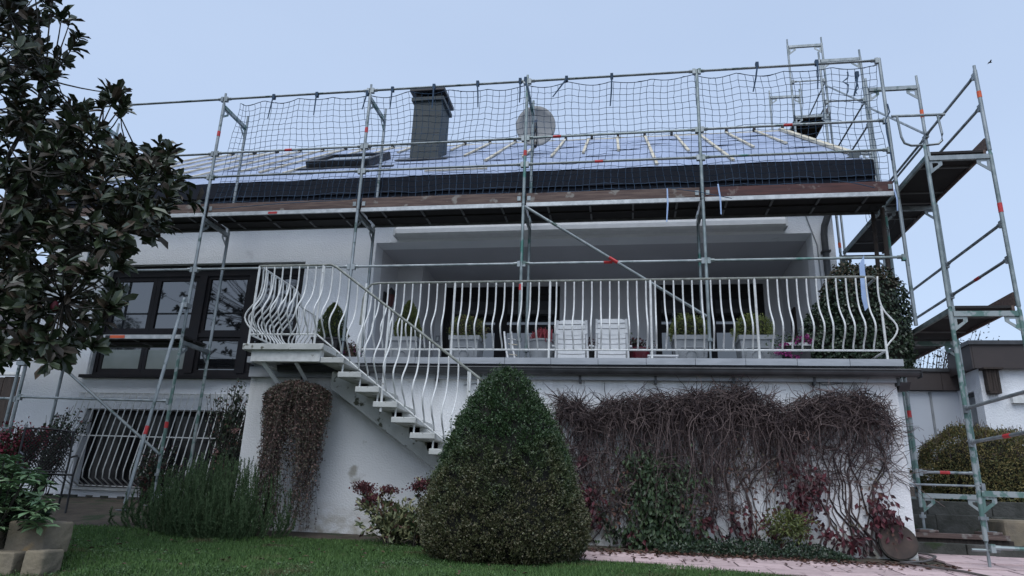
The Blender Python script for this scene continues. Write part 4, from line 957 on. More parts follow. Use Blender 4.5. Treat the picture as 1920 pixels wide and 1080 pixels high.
for x in (gx0+.05, gx1-.05):
    for z, q in ((gz1, .05), (1.24, .21)): tube('wall_fixing', [(x, YF-.001, z), (x, YF-q, z)], .009, m_white, gri, n=6)

# ------------------------------------------------------------------ trees and shrubs
def inside(poly, x, y):
    poly = np.array(poly, float); c = np.zeros(len(x), bool); j = len(poly)-1
    for i in range(len(poly)):
        xi, yi = poly[i]; xj, yj = poly[j]
        c ^= ((yi > y) != (yj > y)) & (x < (xj-xi)*(y-yi)/(yj-yi+1e-9)+xi); j = i
    return c
# --- magnolia, its trunk left of the picture
base = np.array([-.9, -4.0, float(ground(-.9, -4.0))])
mag = thing('magnolia_tree', tuple(base), 'large evergreen magnolia with glossy dark leaves reaching in from the left', 'tree')
poly = [(-520, -330), (40, -260), (120, -80), (100, 0), (125, 35), (95, 80), (160, 95), (110, 140), (95, 200), (150, 200), (190, 170), (228, 160), (238, 195), (200, 235), (235, 270), (290, 275), (330, 280), (318, 310), (350, 345), (372, 380), (330, 405), (318, 440), (280, 450), (255, 480), (205, 510), (235, 545), (215, 580), (170, 590), (195, 620), (178, 645), (130, 655), (95, 690), (60, 650), (0, 690), (-200, 740), (-520, 640)]
n = 3500; qx = RNG.uniform(-520, 380, n); qy = RNG.uniform(-330, 745, n)
ok = inside(poly, qx, qy)
dens = np.clip(.50+.5*(qy-60)/200, .50, 1)*np.where(qx < -30, .5, 1)*np.where((qy > 480) & (qx > 90), .62, 1)*np.where((qx > 230), .9, 1)
hole = np.sin(qx/31+1.3*np.sin(qy/43))*np.sin(qy/27+1.1*np.sin(qx/39+2))
ok &= RNG.random(n) < dens*np.where(hole < -.5, .4, 1.0)*np.where((qx < 95) & (qy < 200), 1.5, 1)
qx, qy = qx[ok], qy[ok]; dy = RNG.uniform(-4.7, -3.1, len(qx))
tips = np.array([aty(a, b, c) for a, b, c in zip(qx, qy, dy)])
# a few tips that give the outline its separate sprigs
extra = [(150, 68, -4), (132, 38, -4.1), (120, 110, -3.8), (222, 170, -3.9), (233, 190, -3.9), (205, 165, -4), (300, 268, -3.8), (328, 280, -3.7), (290, 285, -4), (345, 335, -3.7), (368, 378, -3.6), (330, 352, -3.9), (310, 420, -4), (295, 440, -4.1), (275, 415, -4), (215, 545, -4.2), (225, 560, -4.0), (170, 630, -4.3), (178, 650, -4.3), (118, 668, -4.4), (60, 25, -4), (95, 10, -4), (140, 85, -4.0), (40, 640, -4.5), (195, 600, -4.2)]
tips = np.vstack([tips, [aty(*e) for e in extra]])
fork = base+np.array([.25, .1, 1.1])
limbs = []
for tgt in ((-60, 620, -4.4), (120, 560, -4.2), (230, 430, -4.0), (290, 350, -3.9), (180, 260, -3.9), (90, 150, -4.0), (20, 30, -4.1), (-150, -100, -4.0), (-250, 200, -3.6), (-350, 450, -4.6), (0, 420, -3.6), (60, 320, -4.5)):
    e = aty(*tgt); ts = np.linspace(0, 1, 9)[:, None]; mid = (fork+e)/2+np.array([RNG.normal()*.1, RNG.normal()*.15, -.25 if e[2] < 2 else .15])
    limbs.append((1-ts)**2*fork+2*ts*(1-ts)*mid+ts**2*e)
tk = MB(); tk.tube([base-np.array([0, 0, .1]), base+np.array([.05, 0, .5]), fork], [.14, .11, .10], 10); tk.build('trunk', m_bark, mag, smooth=True)
for L_ in limbs: MB().tube(L_, np.linspace(.05, .012, 9), 6).build('limb', m_bark, mag, smooth=True)
LP = np.vstack([l[2:] for l in limbs])
tw = []
dirs = np.zeros_like(tips)
for k, tp_ in enumerate(tips):
    d = np.linalg.norm(LP-tp_, axis=1)+.4*np.maximum(0, LP[:, 2]-tp_[2]); c0 = LP[np.argmin(d)]
    dd = tp_-c0; ts = np.linspace(0, 1, 6)[:, None]; mid = c0+dd*.55+np.array([0, 0, -.12*np.linalg.norm(dd)])+RNG.normal(size=3)*.04
    cv = (1-ts)**2*c0+2*ts*(1-ts)*mid+ts**2*tp_; tw.append(cv); dirs[k] = unit(cv[-1]-cv[-2])
tw = np.array(tw); strands('twigs', tw, np.broadcast_to(np.linspace(.011, .005, 6), tw.shape[:2]).copy(), m_bark, mag)
nl = 11
P = np.repeat(tips, nl, 0); dr_ = np.repeat(unit(dirs+np.array([.15, -.1, .55])), nl, 0)
ax = unit(rnd(len(P))); side = unit(ax-dr_*(ax*dr_).sum(1)[:, None]); open_ = RNG.uniform(.35, 1.6, len(P))[:, None]
D = unit(dr_*np.cos(open_)+side*np.sin(open_)+np.array([0, 0, -.10])); P = P-dr_*RNG.uniform(0, .09, (len(P), 1))
Lf = RNG.uniform(.085, .175, len(P)); Wf = Lf*RNG.uniform(.38, .54, len(P)); Nn = dr_+np.array([0, 0, .3])
brown = RNG.random(len(P)) < .22
# the 300 nearest leaves in view are leaves of their own
z_ = (P-CAM)@AF; u_ = 960+FPX*((P-CAM)@AR)/z_; v_ = 540-FPX*((P-CAM)@AU)/z_
vis = (u_ > 5) & (v_ > 5) & (~brown); score = np.where(vis, Lf/z_, 0); pick = np.argsort(-score)[:300]
mask = np.zeros(len(P), bool); mask[pick] = True
Vt, Ft = leaf_geo(np.zeros((1, 3)), np.array([[0, 1., 0]]), 1.0, .43, np.array([[0, 0, 1e6]]), .18, True)
leaf_me = raw_mesh('leaf', Vt, [Ft], m_leafm); mo = Vector(mag.location)
for k in pick:
    d = D[k]; s = np.cross(d, Nn[k]+RNG.normal(size=3)*.3); s /= np.linalg.norm(s); u2 = np.cross(s, d)
    o = link('leaf', leaf_me, mag); mm = Matrix(((s[0]*Lf[k], d[0]*Lf[k], u2[0]*Lf[k], P[k][0]-mo.x), (s[1]*Lf[k], d[1]*Lf[k], u2[1]*Lf[k], P[k][1]-mo.y), (s[2]*Lf[k], d[2]*Lf[k], u2[2]*Lf[k], P[k][2]-mo.z), (0, 0, 0, 1))); o.matrix_basis = mm
r_ = ~mask & ~brown; leaves('foliage', P[r_], D[r_], Lf[r_], Wf[r_], m_leafm, mag, nrm=Nn[r_], fold=.18, six=True)
r_ = brown; leaves('brown_foliage', P[r_], D[r_], Lf[r_], Wf[r_], m_leafu, mag, nrm=Nn[r_], fold=.18, six=True)
tag(MB().lathe([(.001, 0), (.03, .02), (.034, .05), (.02, .09), (.001, .1)], (0, 0, 0), 10).build('seed_cone', m_redfl, mag, smooth=True, local=True), 'dull red seed cone').location = Vector(aty(100, 585, -4.3))-mo

# --- clipped boxwood cone
cb = np.array([5.36, -2.12, -.09])
cone = thing('boxwood_cone', tuple(cb), 'large clipped boxwood cone with brownish lower half standing on the lawn', 'shrub')
zz = np.array([-.02, .06, .16, .30, .50, .75, 1.02, 1.29, 1.55, 1.72, 1.83, 1.90]); rr = np.array([.55, .72, .79, .81, .77, .70, .61, .50, .36, .25, .165, .04])*1.0
MB().lathe([(max(r-.07, .001), z) for r, z in zip(rr, zz*.98)], cb, 28).build('dark_core', m_core, cone, smooth=True)  # solid dark core behind the leaves, no modelled twigs; its colour carries the shade
nt_ = 8200; zq = RNG.uniform(0, 1, nt_)**1.15*1.895; rq = np.interp(zq, zz, rr); keep = RNG.random(nt_) < rq/.83; zq, rq = zq[keep], rq[keep]; nt_ = len(zq)
aq = RNG.uniform(0, 2*math.pi, nt_); lump = 1+.030*np.sin(3*aq+2*zq+.5)+.024*np.sin(5*aq+6*zq)+.020*np.sin(9*aq-11*zq)+.014*np.sin(17*aq+19*zq)
nd_ = unit(np.stack([np.cos(aq), np.sin(aq), np.full(nt_, .45)], -1)); rad_ = rq*lump-np.abs(RNG.normal(size=nt_))*.046+.020
TC = np.stack([cb[0]+rad_*np.cos(aq), cb[1]+rad_*np.sin(aq), cb[2]+zq], -1); nl = 15
P = np.repeat(TC, nl, 0)+rnd(nt_*nl, .017)-np.repeat(nd_, nl, 0)*.012; nd_ = np.repeat(nd_, nl, 0); n = len(P)
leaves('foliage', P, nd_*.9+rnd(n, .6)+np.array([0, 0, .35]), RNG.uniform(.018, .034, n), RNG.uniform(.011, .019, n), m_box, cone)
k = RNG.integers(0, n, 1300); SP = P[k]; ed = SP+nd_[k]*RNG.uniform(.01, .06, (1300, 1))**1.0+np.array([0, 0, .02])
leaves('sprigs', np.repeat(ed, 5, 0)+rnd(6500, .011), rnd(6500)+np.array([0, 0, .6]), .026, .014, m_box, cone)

def shrub(name, label, base, tops, mat, nst, nlf, L, Wd, cat='shrub', group=None, stem=.004, droop=.1, start=.25, mats=None, jitter=.03, spread=.06):
    """stems that rise from base to sampled tops, leaves along them"""
    t_ = thing(name, tuple(base), label, cat, group); tops = np.asarray(tops, float); nst = len(tops)
    ts = np.linspace(0, 1, 7)[None, :, None]; b0 = np.array(base)+RNG.normal(size=(nst, 3))*np.array([spread, spread, 0]); mid = b0+(tops-b0)*.5+np.array([0, 0, droop])*np.linalg.norm(tops-b0, axis=1)[:, None]+rnd(nst, .03)
    C_ = (1-ts)**2*b0[:, None]+2*ts*(1-ts)*mid[:, None]+ts**2*tops[:, None]
    strands('stems', C_, np.broadcast_to(np.linspace(stem*1.6, stem*.6, 7), (nst, 7)).copy(), m_bark, t_)
    q = RNG.uniform(start, 1, nst*nlf); si = np.repeat(np.arange(nst), nlf); fi = q*6; i0 = np.minimum(fi.astype(int), 5); f = (fi-i0)[:, None]
    P = C_[si, i0]*(1-f)+C_[si, i0+1]*f+rnd(nst*nlf, jitter); D = unit(C_[si, i0+1]-C_[si, i0])*.5+rnd(nst*nlf, .6)
    LL = RNG.uniform(.7, 1.2, len(P))*L
    for k, (m_, lo, hi) in enumerate(mats or [(mat, 0, 1)]):
        h = RNG.random(len(P)) if k == 0 else h
        s_ = (h >= lo) & (h < hi)
        if s_.any(): leaves('foliage', P[s_], D[s_], LL[s_], LL[s_]*Wd/L, m_, t_)
    return t_
# --- rosemary
def rosemary():
    b = np.array([1.75, -1.35, -.02]); t_ = thing('rosemary_bush', tuple(b), 'wide spiky green rosemary bush at the lawn edge left of the terrace', 'shrub')
    n = 620; x = np.clip(RNG.normal(1.68, .44, n), .74, 2.6); y = RNG.uniform(-1.85, -.8, n)
    env = np.interp(x, [.65, .95, 1.2, 1.5, 1.85, 2.2, 2.45, 2.65], [.28, .55, .80, .97, .92, .90, .70, .42])
    h = env*RNG.uniform(.40, 1.0, n)*(1-.35*np.clip((-1.35-y)/.5, 0, 1)); zb0 = ground(x, y)
    P0 = np.stack([x*.93+b[0]*.07, y*.9+b[1]*.1, zb0], -1); P1 = np.stack([x+RNG.normal(size=n)*.07, y+RNG.normal(size=n)*.05, zb0+h], -1); mid = (P0+P1)/2+np.stack([(x-b[0])*.10+RNG.normal(size=n)*.03, (y-b[1])*.10, -h*.05], -1)
    ts = np.linspace(0, 1, 7)[None, :, None]; Cv = (1-ts)**2*P0[:, None]+2*ts*(1-ts)*mid[:, None]+ts**2*P1[:, None]
    strands('stems', Cv, np.full((n, 7), .0022), m_rose, t_)
    nl = 120; q = RNG.uniform(.04, 1, n*nl); si = np.repeat(np.arange(n), nl); fi = q*6; i0 = np.minimum(fi.astype(int), 5); f = (fi-i0)[:, None]
    P = Cv[si, i0]*(1-f)+Cv[si, i0+1]*f; T_ = unit(Cv[si, i0+1]-Cv[si, i0])
    leaves('foliage', P, T_*1.1+rnd(len(P), .42), RNG.uniform(.022, .042, len(P)), .0085, m_rose, t_, fold=.1)
rosemary()
# --- weeping cotoneaster on a stem
def weeping():
    b = np.array([2.12, -.80, -.02]); t_ = thing('weeping_cotoneaster', tuple(b), 'weeping shrub with small dark reddish leaves hanging beside the terrace corner', 'shrub')
    top = np.array([2.36, -.80, 1.80]); tube('trunk', [b, b+np.array([.03, 0, .6]), (2.2, -.8, 1.2), top-np.array([0, 0, .1])], [.03, .026, .022, .018], m_bark, t_, n=7)
    n = 480; a = RNG.uniform(0, 2*math.pi, n); rx, ry = .43*np.sqrt(RNG.uniform(.15, 1, n)), .30*np.sqrt(RNG.uniform(.15, 1, n))
    ex = top[0]+rx*np.cos(a)+.08*0; ey = top[1]+ry*np.sin(a); drop = RNG.uniform(.2, 1.85, n)*np.where(RNG.random(n) < .75, 1, .5)
    ts = np.linspace(0, 1, 9); Cv = np.zeros((n, 9, 3))
    ze = np.maximum(top[2]-.05-.12*(rx/.43)**2-drop, .03)
    for k, t1 in enumerate(ts):
        out = min(1, t1/.28); Cv[:, k, 0] = top[0]+(ex-top[0])*math.sin(out*math.pi/2)+.10*np.sin(5*t1+a*3)*t1; Cv[:, k, 1] = top[1]+(ey-top[1])*math.sin(out*math.pi/2)+.02*np.sin(5*t1+a*2)
        arch = top[2]+.05*math.sin(out*math.pi); Cv[:, k, 2] = arch-.12*(rx/.43)**2*out if t1 < .28 else 0
        if t1 >= .28: w_ = (t1-.28)/.72; Cv[:, k, 2] = (top[2]-.12*(rx/.43)**2)*(1-w_)+ze*w_
    strands('stems', Cv, np.full((n, 9), .0016), m_vine, t_)
    nl = 62; q = RNG.uniform(.02, 1, n*nl); si = np.repeat(np.arange(n), nl); fi = q*8; i0 = np.minimum(fi.astype(int), 7); f = (fi-i0)[:, None]
    P = Cv[si, i0]*(1-f)+Cv[si, i0+1]*f+rnd(n*nl, .012); leaves('foliage', P, rnd(len(P))+np.array([0, 0, -.3]), RNG.uniform(.022, .042, len(P)), RNG.uniform(.014, .024, len(P)), m_cot, t_)
weeping()
# --- sedum clumps
def sedum(label, cx_, cy_, heads, nl, h, w):
    b = np.array([cx_, cy_, float(ground(cx_, cy_))]); n = nl
    tops = b+np.stack([RNG.normal(size=n)*w*.5, RNG.normal(size=n)*w*.3, h*RNG.uniform(.35, .9, n)], -1)
    tops = np.vstack([tops]+[np.array(hd)-np.array([0, 0, .02]) for hd in heads])
    t_ = shrub('sedum', label, b, tops, m_sedlf, n, 26, .085, .036, cat='plant', group='sedum clumps', stem=.004, mats=[(m_sedlf, 0, .82), (m_greenleaf, .82, .92), (m_brownleaf, .92, 1)])
    for hd in heads:
        P = np.array(hd)+rnd(300)*np.array([.055, .05, .024]); leaves('flower_head', P, rnd(300)+np.array([0, 0, 1]), .026, .022, m_sedfl, t_)
g = -1.2
sedum('pale sedum clump with dark red flower heads left of the boxwood cone', 3.95, -1.25, [aty(684, 920, g), aty(700, 935, g), aty(690, 945, g), aty(728, 920, g), aty(682, 912, g)], 46, .55, .42)
sedum('small sedum with one dark red head touching the boxwood cone', 4.25, -1.3, [aty(793, 906, -1.3), aty(786, 915, -1.3)], 16, .5, .15)
# --- roses left and right of the grille, red-leaved shrub
def cloud(n, c, r): return np.array(c)+unit(rnd(n))*np.cbrt(RNG.uniform(.05, 1, (n, 1)))*np.array(r)
rs = shrub('rose_bush', 'dark-leaved rose climbing beside the terrace corner and the grille', (.75, .35, .25), np.vstack([cloud(60, aty(445, 780, .4), (.32, .2, .55)), cloud(22, aty(420, 740, .4), (.35, .15, .15))]), m_ivy, 0, 22, .05, .032, mats=[(m_ivy, 0, .7), (m_brownleaf, .7, .82), (m_greenleaf, .82, 1)], stem=.005)
for px, py in ((442, 808), (412, 868), (405, 850)): leaves('bloom', aty(px, py, .3)+rnd(40, .018), rnd(40), .035, .03, M('faded_rose_petal', (.30, .17, .16), (.2, .11, .1)), rs)
shrub('rose_bush', 'low dark rose bush in front of the middle of the grille', (-.35, .30, .25), cloud(55, aty(300, 870, .35), (.38, .22, .30)), m_ivy, 0, 24, .05, .032, mats=[(m_ivy, 0, .75), (m_brownleaf, .75, .9), (m_redleaf, .9, 1)], stem=.005)
shrub('rose_bush', 'dark climbing rose at the left end of the grille', (-2.3, .5, .3), cloud(55, aty(125, 790, .5), (.42, .2, .28)), m_ivy, 0, 22, .05, .034, mats=[(m_ivy, 0, .75), (m_redleaf, .75, .85), (m_greenleaf, .85, 1)], stem=.005)
shrub('red_flower_bush', 'red-flowering bush behind the black garden chair', (-2.1, -.35, .2), cloud(70, aty(40, 815, -.35), (.45, .25, .20)), m_redfl, 0, 40, .055, .042, mats=[(m_redfl, 0, .55), (m_greenleaf, .55, .8), (m_brownleaf, .8, 1)], stem=.004)
# --- rhododendron with countable leaves
rb = aty(-25, 1000, -3.9); rb[2] = float(ground(rb[0], rb[1])); rh = thing('rhododendron', tuple(rb), 'light green rhododendron above the sandstone blocks in the lower left corner', 'shrub')
n = 120; qx = RNG.uniform(-60, 84, n); qy = RNG.uniform(855, 1000, n); okk = qy > 858+np.maximum(0, qx-10)*.75-10; qx, qy = qx[okk], qy[okk]
tips = np.array([aty(a, b, c) for a, b, c in zip(qx, qy, RNG.uniform(-4.25, -3.6, len(qx)))])
ts = np.linspace(0, 1, 6)[None, :, None]; b0 = np.repeat((rb+np.array([-.05, .1, 0]))[None], len(tips), 0); mid = (b0+tips)/2+np.array([0, 0, .12]); Cv = (1-ts)**2*b0[:, None]+2*ts*(1-ts)*mid[:, None]+ts**2*tips[:, None]
strands('stems', Cv, np.full(Cv.shape[:2], .006), m_bark, rh)
rl = raw_mesh('leaf', *(lambda v: (v[0], [v[1]]))(leaf_geo(np.zeros((1, 3)), np.array([[0, 1., 0]]), 1.0, .30, np.array([[0, 0, 1e6]]), .12, True)), m_rhodo); cnt = 0; ro = Vector(rh.location); RP_, RD_ = [], []
for tp_ in tips:
    for k in range(9):
        a = 2*math.pi*k/9+RNG.normal()*.2; d = unit(np.array([math.cos(a), math.sin(a), RNG.uniform(-.35, .35)])); L_ = RNG.uniform(.11, .17)
        if cnt < 300:
            s = unit(np.cross(d, np.array([0, 0, 1.])+RNG.normal(size=3)*.2)); u2 = np.cross(s, d); p_ = tp_-np.array(ro)
            o = link('leaf', rl, rh); o.matrix_basis = Matrix(((s[0]*L_, d[0]*L_, u2[0]*L_, p_[0]), (s[1]*L_, d[1]*L_, u2[1]*L_, p_[1]), (s[2]*L_, d[2]*L_, u2[2]*L_, p_[2]), (0, 0, 0, 1))); cnt += 1
        else: RP_.append(tp_); RD_.append(d)
if RP_: leaves('foliage', np.array(RP_), np.array(RD_), .11, .034, m_rhodo, rh, nrm=np.array([0, 0, 2.])+np.zeros((len(RP_), 3)), six=True)
rc_ = rb+np.array([-.08, .15, .26]); P, Nn = blob_points(2200, rc_, (.34, .4, .34)); leaves('inner_foliage', P*.9+rc_*.1, Nn+rnd(len(P), .6), .10, .035, m_ivy, rh)
# stone edging below it
def pxbox(x0, y0, x1, y1, Y, dep): a = aty(x0, y1, Y); b = aty(x1, y0, Y); return (a[0], Y, a[2]), (b[0], Y+dep, b[2])
for lab, (a, b), rz in (('upper sandstone block of the bed edge in the lower left corner', pxbox(4, 980, 88, 1036, -4.05, .30), .03), ('front sandstone block with a crack in the lower left corner', pxbox(27, 1034, 82, 1120, -4.20, .22), .04), ('leftmost sandstone block at the bottom edge', pxbox(-60, 1036, 26, 1120, -4.22, .25), .03), ('dark sandstone block half hidden under the rhododendron', pxbox(-90, 985, 4, 1050, -4.0, .35), 0)):
    o = MB().box(a, b, R=rotz(rz)).build('sandstone_block', m_stone, None, center=True); md = o.modifiers.new('bevel', 'BEVEL'); md.width = .014; md.segments = 2
    sd = o.modifiers.new('sub', 'SUBSURF'); sd.subdivision_type = 'SIMPLE'; sd.levels = 3; sd.render_levels = 3
    tx = bpy.data.textures.new('rock', 'CLOUDS'); tx.noise_scale = .16; dp = o.modifiers.new('disp', 'DISPLACE'); dp.texture = tx; dp.strength = .03; dp.mid_level = .5; dp.texture_coords = 'GLOBAL'
    tag(o, lab, 'stone', 'sandstone bed edging')

# --- ivy mass at the right end of the terrace
iv = thing('ivy_hedge', (9.75, .35, ZT), 'dense dark ivy mound at the right end of the terrace', 'ivy')
c1, r1 = (9.80, .42, 2.85), (.50, .36, .86); c2, r2 = (9.38, .45, 2.65), (.35, .32, .55)
blob_core('dark_core', c1, r1, m_core, iv, .86, ZT, 3.2); blob_core('dark_core', c2, r2, m_core, iv, .84, ZT, 2.4)
P1, N1 = blob_points(9000, c1, r1, 3.2, .05, ZT-.02); P2, N2 = blob_points(4200, c2, r2, 2.4, .06, ZT-.02); P = np.vstack([P1, P2]); Nn = np.vstack([N1, N2]); P = P+Nn*RNG.normal(size=(len(P), 1))*.025
hh = np.clip((P[:, 2]-3.25)/.35, 0, .75); dry = RNG.random(len(P)) < hh*.8
for s_, m_ in ((~dry, m_ivy), (dry, m_ivydry)): leaves('foliage', P[s_], np.array([0, 0, -.6])+Nn[s_]*.4+rnd(s_.sum(), .45), RNG.uniform(.035, .065, s_.sum()), RNG.uniform(.03, .05, s_.sum()), m_, iv, nrm=Nn[s_])
# --- clipped hedge on the right
hg = thing('clipped_hedge', (12.1, 2.6, .6), 'rounded yellowish brown hedge in front of the white outbuilding', 'hedge')
c1, r1 = (12.15, 2.75, 1.05), (1.0, .55, .72)
blob_core('dark_core', c1, r1, m_core, hg, .80, .5, 2.6); P, Nn = blob_points(42000, c1, r1, 2.6, .06, .5); P = P+Nn*RNG.normal(size=(len(P), 1))*.03
leaves('foliage', P, Nn*.6+rnd(len(P), .7)+np.array([0, 0, .4]), RNG.uniform(.026, .05, len(P)), RNG.uniform(.014, .024, len(P)), m_hedge, hg)
k = RNG.random(len(P)) < .06; SP = P[k & (Nn[:, 2] > .2)]; ed = SP+rnd(len(SP), .02)+np.array([0, 0, .09]); strands('shoots', np.stack([SP, (SP+ed)/2, ed], 1), np.full((len(SP), 3), .003), m_vine, hg)
# --- thin bare bush behind the garage roof
bbp = np.array([13.6, 12.5, 1.0]); bb = thing('bare_bush', tuple(bbp), 'bare twiggy bush showing above the garage roof', 'bush')
n = 500; tops = bbp+np.stack([RNG.uniform(-2.6, 3.2, n), RNG.normal(size=n)*.5, RNG.uniform(2.6, 4.7, n)], -1); ts = np.linspace(0, 1, 6)[None, :, None]; mid = (bbp+tops)/2+np.stack([.3*(tops[:, 0]-bbp[0]), 0*tops[:, 0], 0*tops[:, 0]], -1)
Cv = (1-ts)**2*bbp+2*ts*(1-ts)*mid[:, None]+ts**2*tops[:, None]; strands('twigs', Cv, np.broadcast_to(np.linspace(.02, .006, 6), (n, 6)).copy(), m_bark, bb)
q = RNG.integers(0, n, 2600); P = Cv[q, 5]+rnd(2600, .22); leaves('foliage', P, rnd(2600), .09, .04, m_bark, bb)

# ------------------------------------------------------------------ creeper on the terrace wall
vin = thing('creeper_vine', (7.3, YT-.05, 0), 'bare tangled creeper hanging over the white terrace wall', 'creeper')
toppx = [(1050, 748), (1075, 752), (1110, 772), (1150, 752), (1190, 748), (1240, 745), (1290, 742), (1330, 733), (1370, 728), (1410, 735), (1440, 752), (1475, 772), (1500, 752), (1540, 745), (1590, 742), (1630, 742), (1655, 765), (1668, 800)]
tpw = np.array([aty(x, y, YT-.1) for x, y in toppx]); VX0, VX1 = tpw[0, 0], tpw[-1, 0]
def topz_v(x): return np.interp(x, tpw[:, 0], tpw[:, 2])
def curl(n, x, y, z, L, down, K=9, wig=.5, out=0.0):
    """random-walk stems"""
    P = np.zeros((n, K, 3)); P[:, 0] = np.stack([x, y, z], -1); d = unit(rnd(n)*np.array([1, .5, .7])+np.array([0, out, 0]))
    st = (np.broadcast_to(L, (n,))/(K-1))[:, None]
    for k in range(1, K):
        d = unit(d+rnd(n, wig)*np.array([1, .5, .8])+np.array([0, 0, -down])); P[:, k] = P[:, k-1]+d*st
        P[:, k, 1] = np.clip(P[:, k, 1], YT-.34, YT-.012); P[:, k, 2] = np.maximum(P[:, k, 2], .03)
    return P
def rad(n, K, r0, r1): return np.broadcast_to(np.linspace(r0, r1, K), (n, K))*RNG.uniform(.6, 1.3, (n, 1))
n = 900; x = RNG.uniform(VX0, VX1, n); mat_ = np.interp(x, [VX0, 5.6, 6.6, 7.2, 7.6, 8.2, 9.3, VX1], [.14, .18, .26, .34, .40, .30, .30, .22])
z = topz_v(x)-RNG.uniform(0, 1, n)**1.2*mat_; P = curl(n, x, YT-RNG.uniform(.03, .24, n), z, RNG.uniform(.15, .50, n), .05, wig=.62)
P[:, :, 2] = np.minimum(P[:, :, 2], topz_v(P[:, :, 0])+RNG.uniform(-.05, .09, (n, 1))+.03*np.sin(P[:, :, 0]*23)); strands('tangled_stems', P, rad(n, 9, .0046, .0024), m_vine, vin)
n = 3200; x = RNG.uniform(VX0-.03, VX1+.02, n); mat_ = np.interp(x, [VX0, 5.6, 6.6, 7.2, 7.6, 8.2, 9.3, VX1], [.16, .22, .34, .44, .55, .42, .36, .30]); z = topz_v(x)+.02+.03*np.sin(x*19)-RNG.uniform(0, 1, n)**1.3*mat_
P = curl(n, x, YT-RNG.uniform(.02, .25, n), z, RNG.uniform(.07, .30, n), .02, K=6, wig=.22, out=-.3); strands('short_twigs', P, rad(n, 6, .0055, .0022), m_vine, vin)
n = 1000; x = RNG.uniform(5.2, 7.9, n); P = curl(n, x, YT-RNG.uniform(.03, .2, n), RNG.uniform(.35, 1.25, n), RNG.uniform(.15, .45, n), .1, K=7, wig=.35); strands('tangled_stems', P, rad(n, 7, .0052, .0024), m_vine, vin)
n = 1150; dens_x = np.array([VX0, 5.3, 5.9, 6.5, 7.0, 7.4, 7.9, 8.15, 8.5, 8.8, 9.1, 9.4, VX1]); dv = np.array([.5, .8, .7, .75, .9, 1, 1, .6, .8, .6, .5, .5, .2]); dl = np.array([.5, .8, .8, .8, 1.1, 1.3, 1.3, .9, .9, .7, .75, .7, .4])
x = RNG.uniform(VX0, VX1, n*2); x = x[RNG.random(n*2) < np.interp(x, dens_x, dv)][:n]; n = len(x)
L_ = np.interp(x, dens_x, dl)*RNG.uniform(.45, 1.25, n); P = curl(n, x, YT-RNG.uniform(.03, .16, n), topz_v(x)-RNG.uniform(.02, .25, n), L_, .50, K=14, wig=.29); strands('hanging_stems', P, rad(n, 14, .0042, .002), m_vine, vin)
n = 60; x = RNG.uniform(5.0, 9.6, n); P = np.zeros((n, 12, 3)); tz = topz_v(x); xb = x+RNG.normal(size=n)*.25
for k in range(12):
    q = k/11; P[:, k] = np.stack([xb*(1-q)+x*q+.10*np.sin(7*q+x*5)+.05*np.sin(17*q+x*9), np.full(n, YT-.025)-.02*np.sin(5*q+x), .02+(tz-.1)*q], -1)
strands('climbing_stems', P, rad(n, 12, .012, .005), m_vine, vin)
n = 260; x = RNG.uniform(8.2, 9.66, n); P = curl(n, x, YT-RNG.uniform(.02, .08, n), RNG.uniform(.75, 1.3, n), RNG.uniform(.3, .7, n), .02, K=10, wig=.32); strands('side_stems', P, rad(n, 10, .005, .0025), m_vine, vin)
def patch(name, pxl, mat, L, n0, parent, Y=YT-.12, dep=.07):
    P = []
    for x, y, rx, ry, n in pxl:
        c = aty(x, y, Y); sx = rx*7.9/FPX; sz = ry*7.9/FPX; k = int(n*n0); P.append(c+np.stack([RNG.normal(size=k)*sx*.55, RNG.normal(size=k)*dep, RNG.normal(size=k)*sz*.55], -1))
    P = np.vstack(P); P[:, 1] = np.minimum(P[:, 1], YT-.02); P[:, 2] = np.maximum(P[:, 2], ground(P[:, 0], P[:, 1])+.01)
    return leaves(name, P, np.array([0, -.25, -.8])+rnd(len(P), .45), RNG.uniform(.6, 1.15, len(P))*L, RNG.uniform(.42, .6, len(P))*L, mat, parent, nrm=np.array([0, -1., .3])+np.zeros((len(P), 3)))
patch('red_leaves', [(1095, 862, 14, 18, 26), (1105, 925, 24, 30, 90), (1110, 970, 20, 24, 50), (1195, 1010, 25, 18, 60), (1320, 990, 26, 30, 40), (1390, 985, 30, 40, 60), (1500, 945, 34, 60, 230), (1525, 905, 22, 40, 90), (1480, 870, 22, 20, 24), (1650, 960, 20, 45, 120), (1662, 980, 22, 22, 70), (1600, 1015, 22, 20, 55), (1560, 1000, 22, 14, 30), (1450, 990, 25, 24, 50), (1680, 975, 10, 20, 24)], m_redleaf, .085, 1, vin)
patch('dry_leaves', [(1180, 900, 50, 60, 50), (1500, 815, 15, 14, 8), (1375, 960, 20, 12, 12), (1160, 945, 40, 40, 60), (1300, 950, 40, 50, 70), (1480, 980, 70, 20, 70), (1630, 930, 20, 30, 20), (1400, 900, 60, 60, 60), (1670, 1010, 16, 16, 18)], m_brownleaf, .06, 1, vin)
patch('dark_leaves', [(1130, 955, 30, 60, 60), (1190, 930, 40, 60, 80), (1600, 985, 30, 14, 12), (1655, 800, 12, 20, 8), (1640, 890, 30, 20, 14), (1400, 870, 60, 40, 70)], m_ivydry, .05, 1, vin)
ivy2 = thing('green_creeper', (6.45, YT-.1, 0), 'green leafy creeper patch in the middle of the bare creeper', 'creeper')
patch('foliage', [(1222, 905, 42, 48, 380), (1240, 960, 54, 46, 600), (1240, 1010, 75, 28, 520), (1275, 900, 40, 40, 160), (1195, 870, 30, 30, 110)], m_greenleaf, .072, 1.5, ivy2, YT-.16, .08)
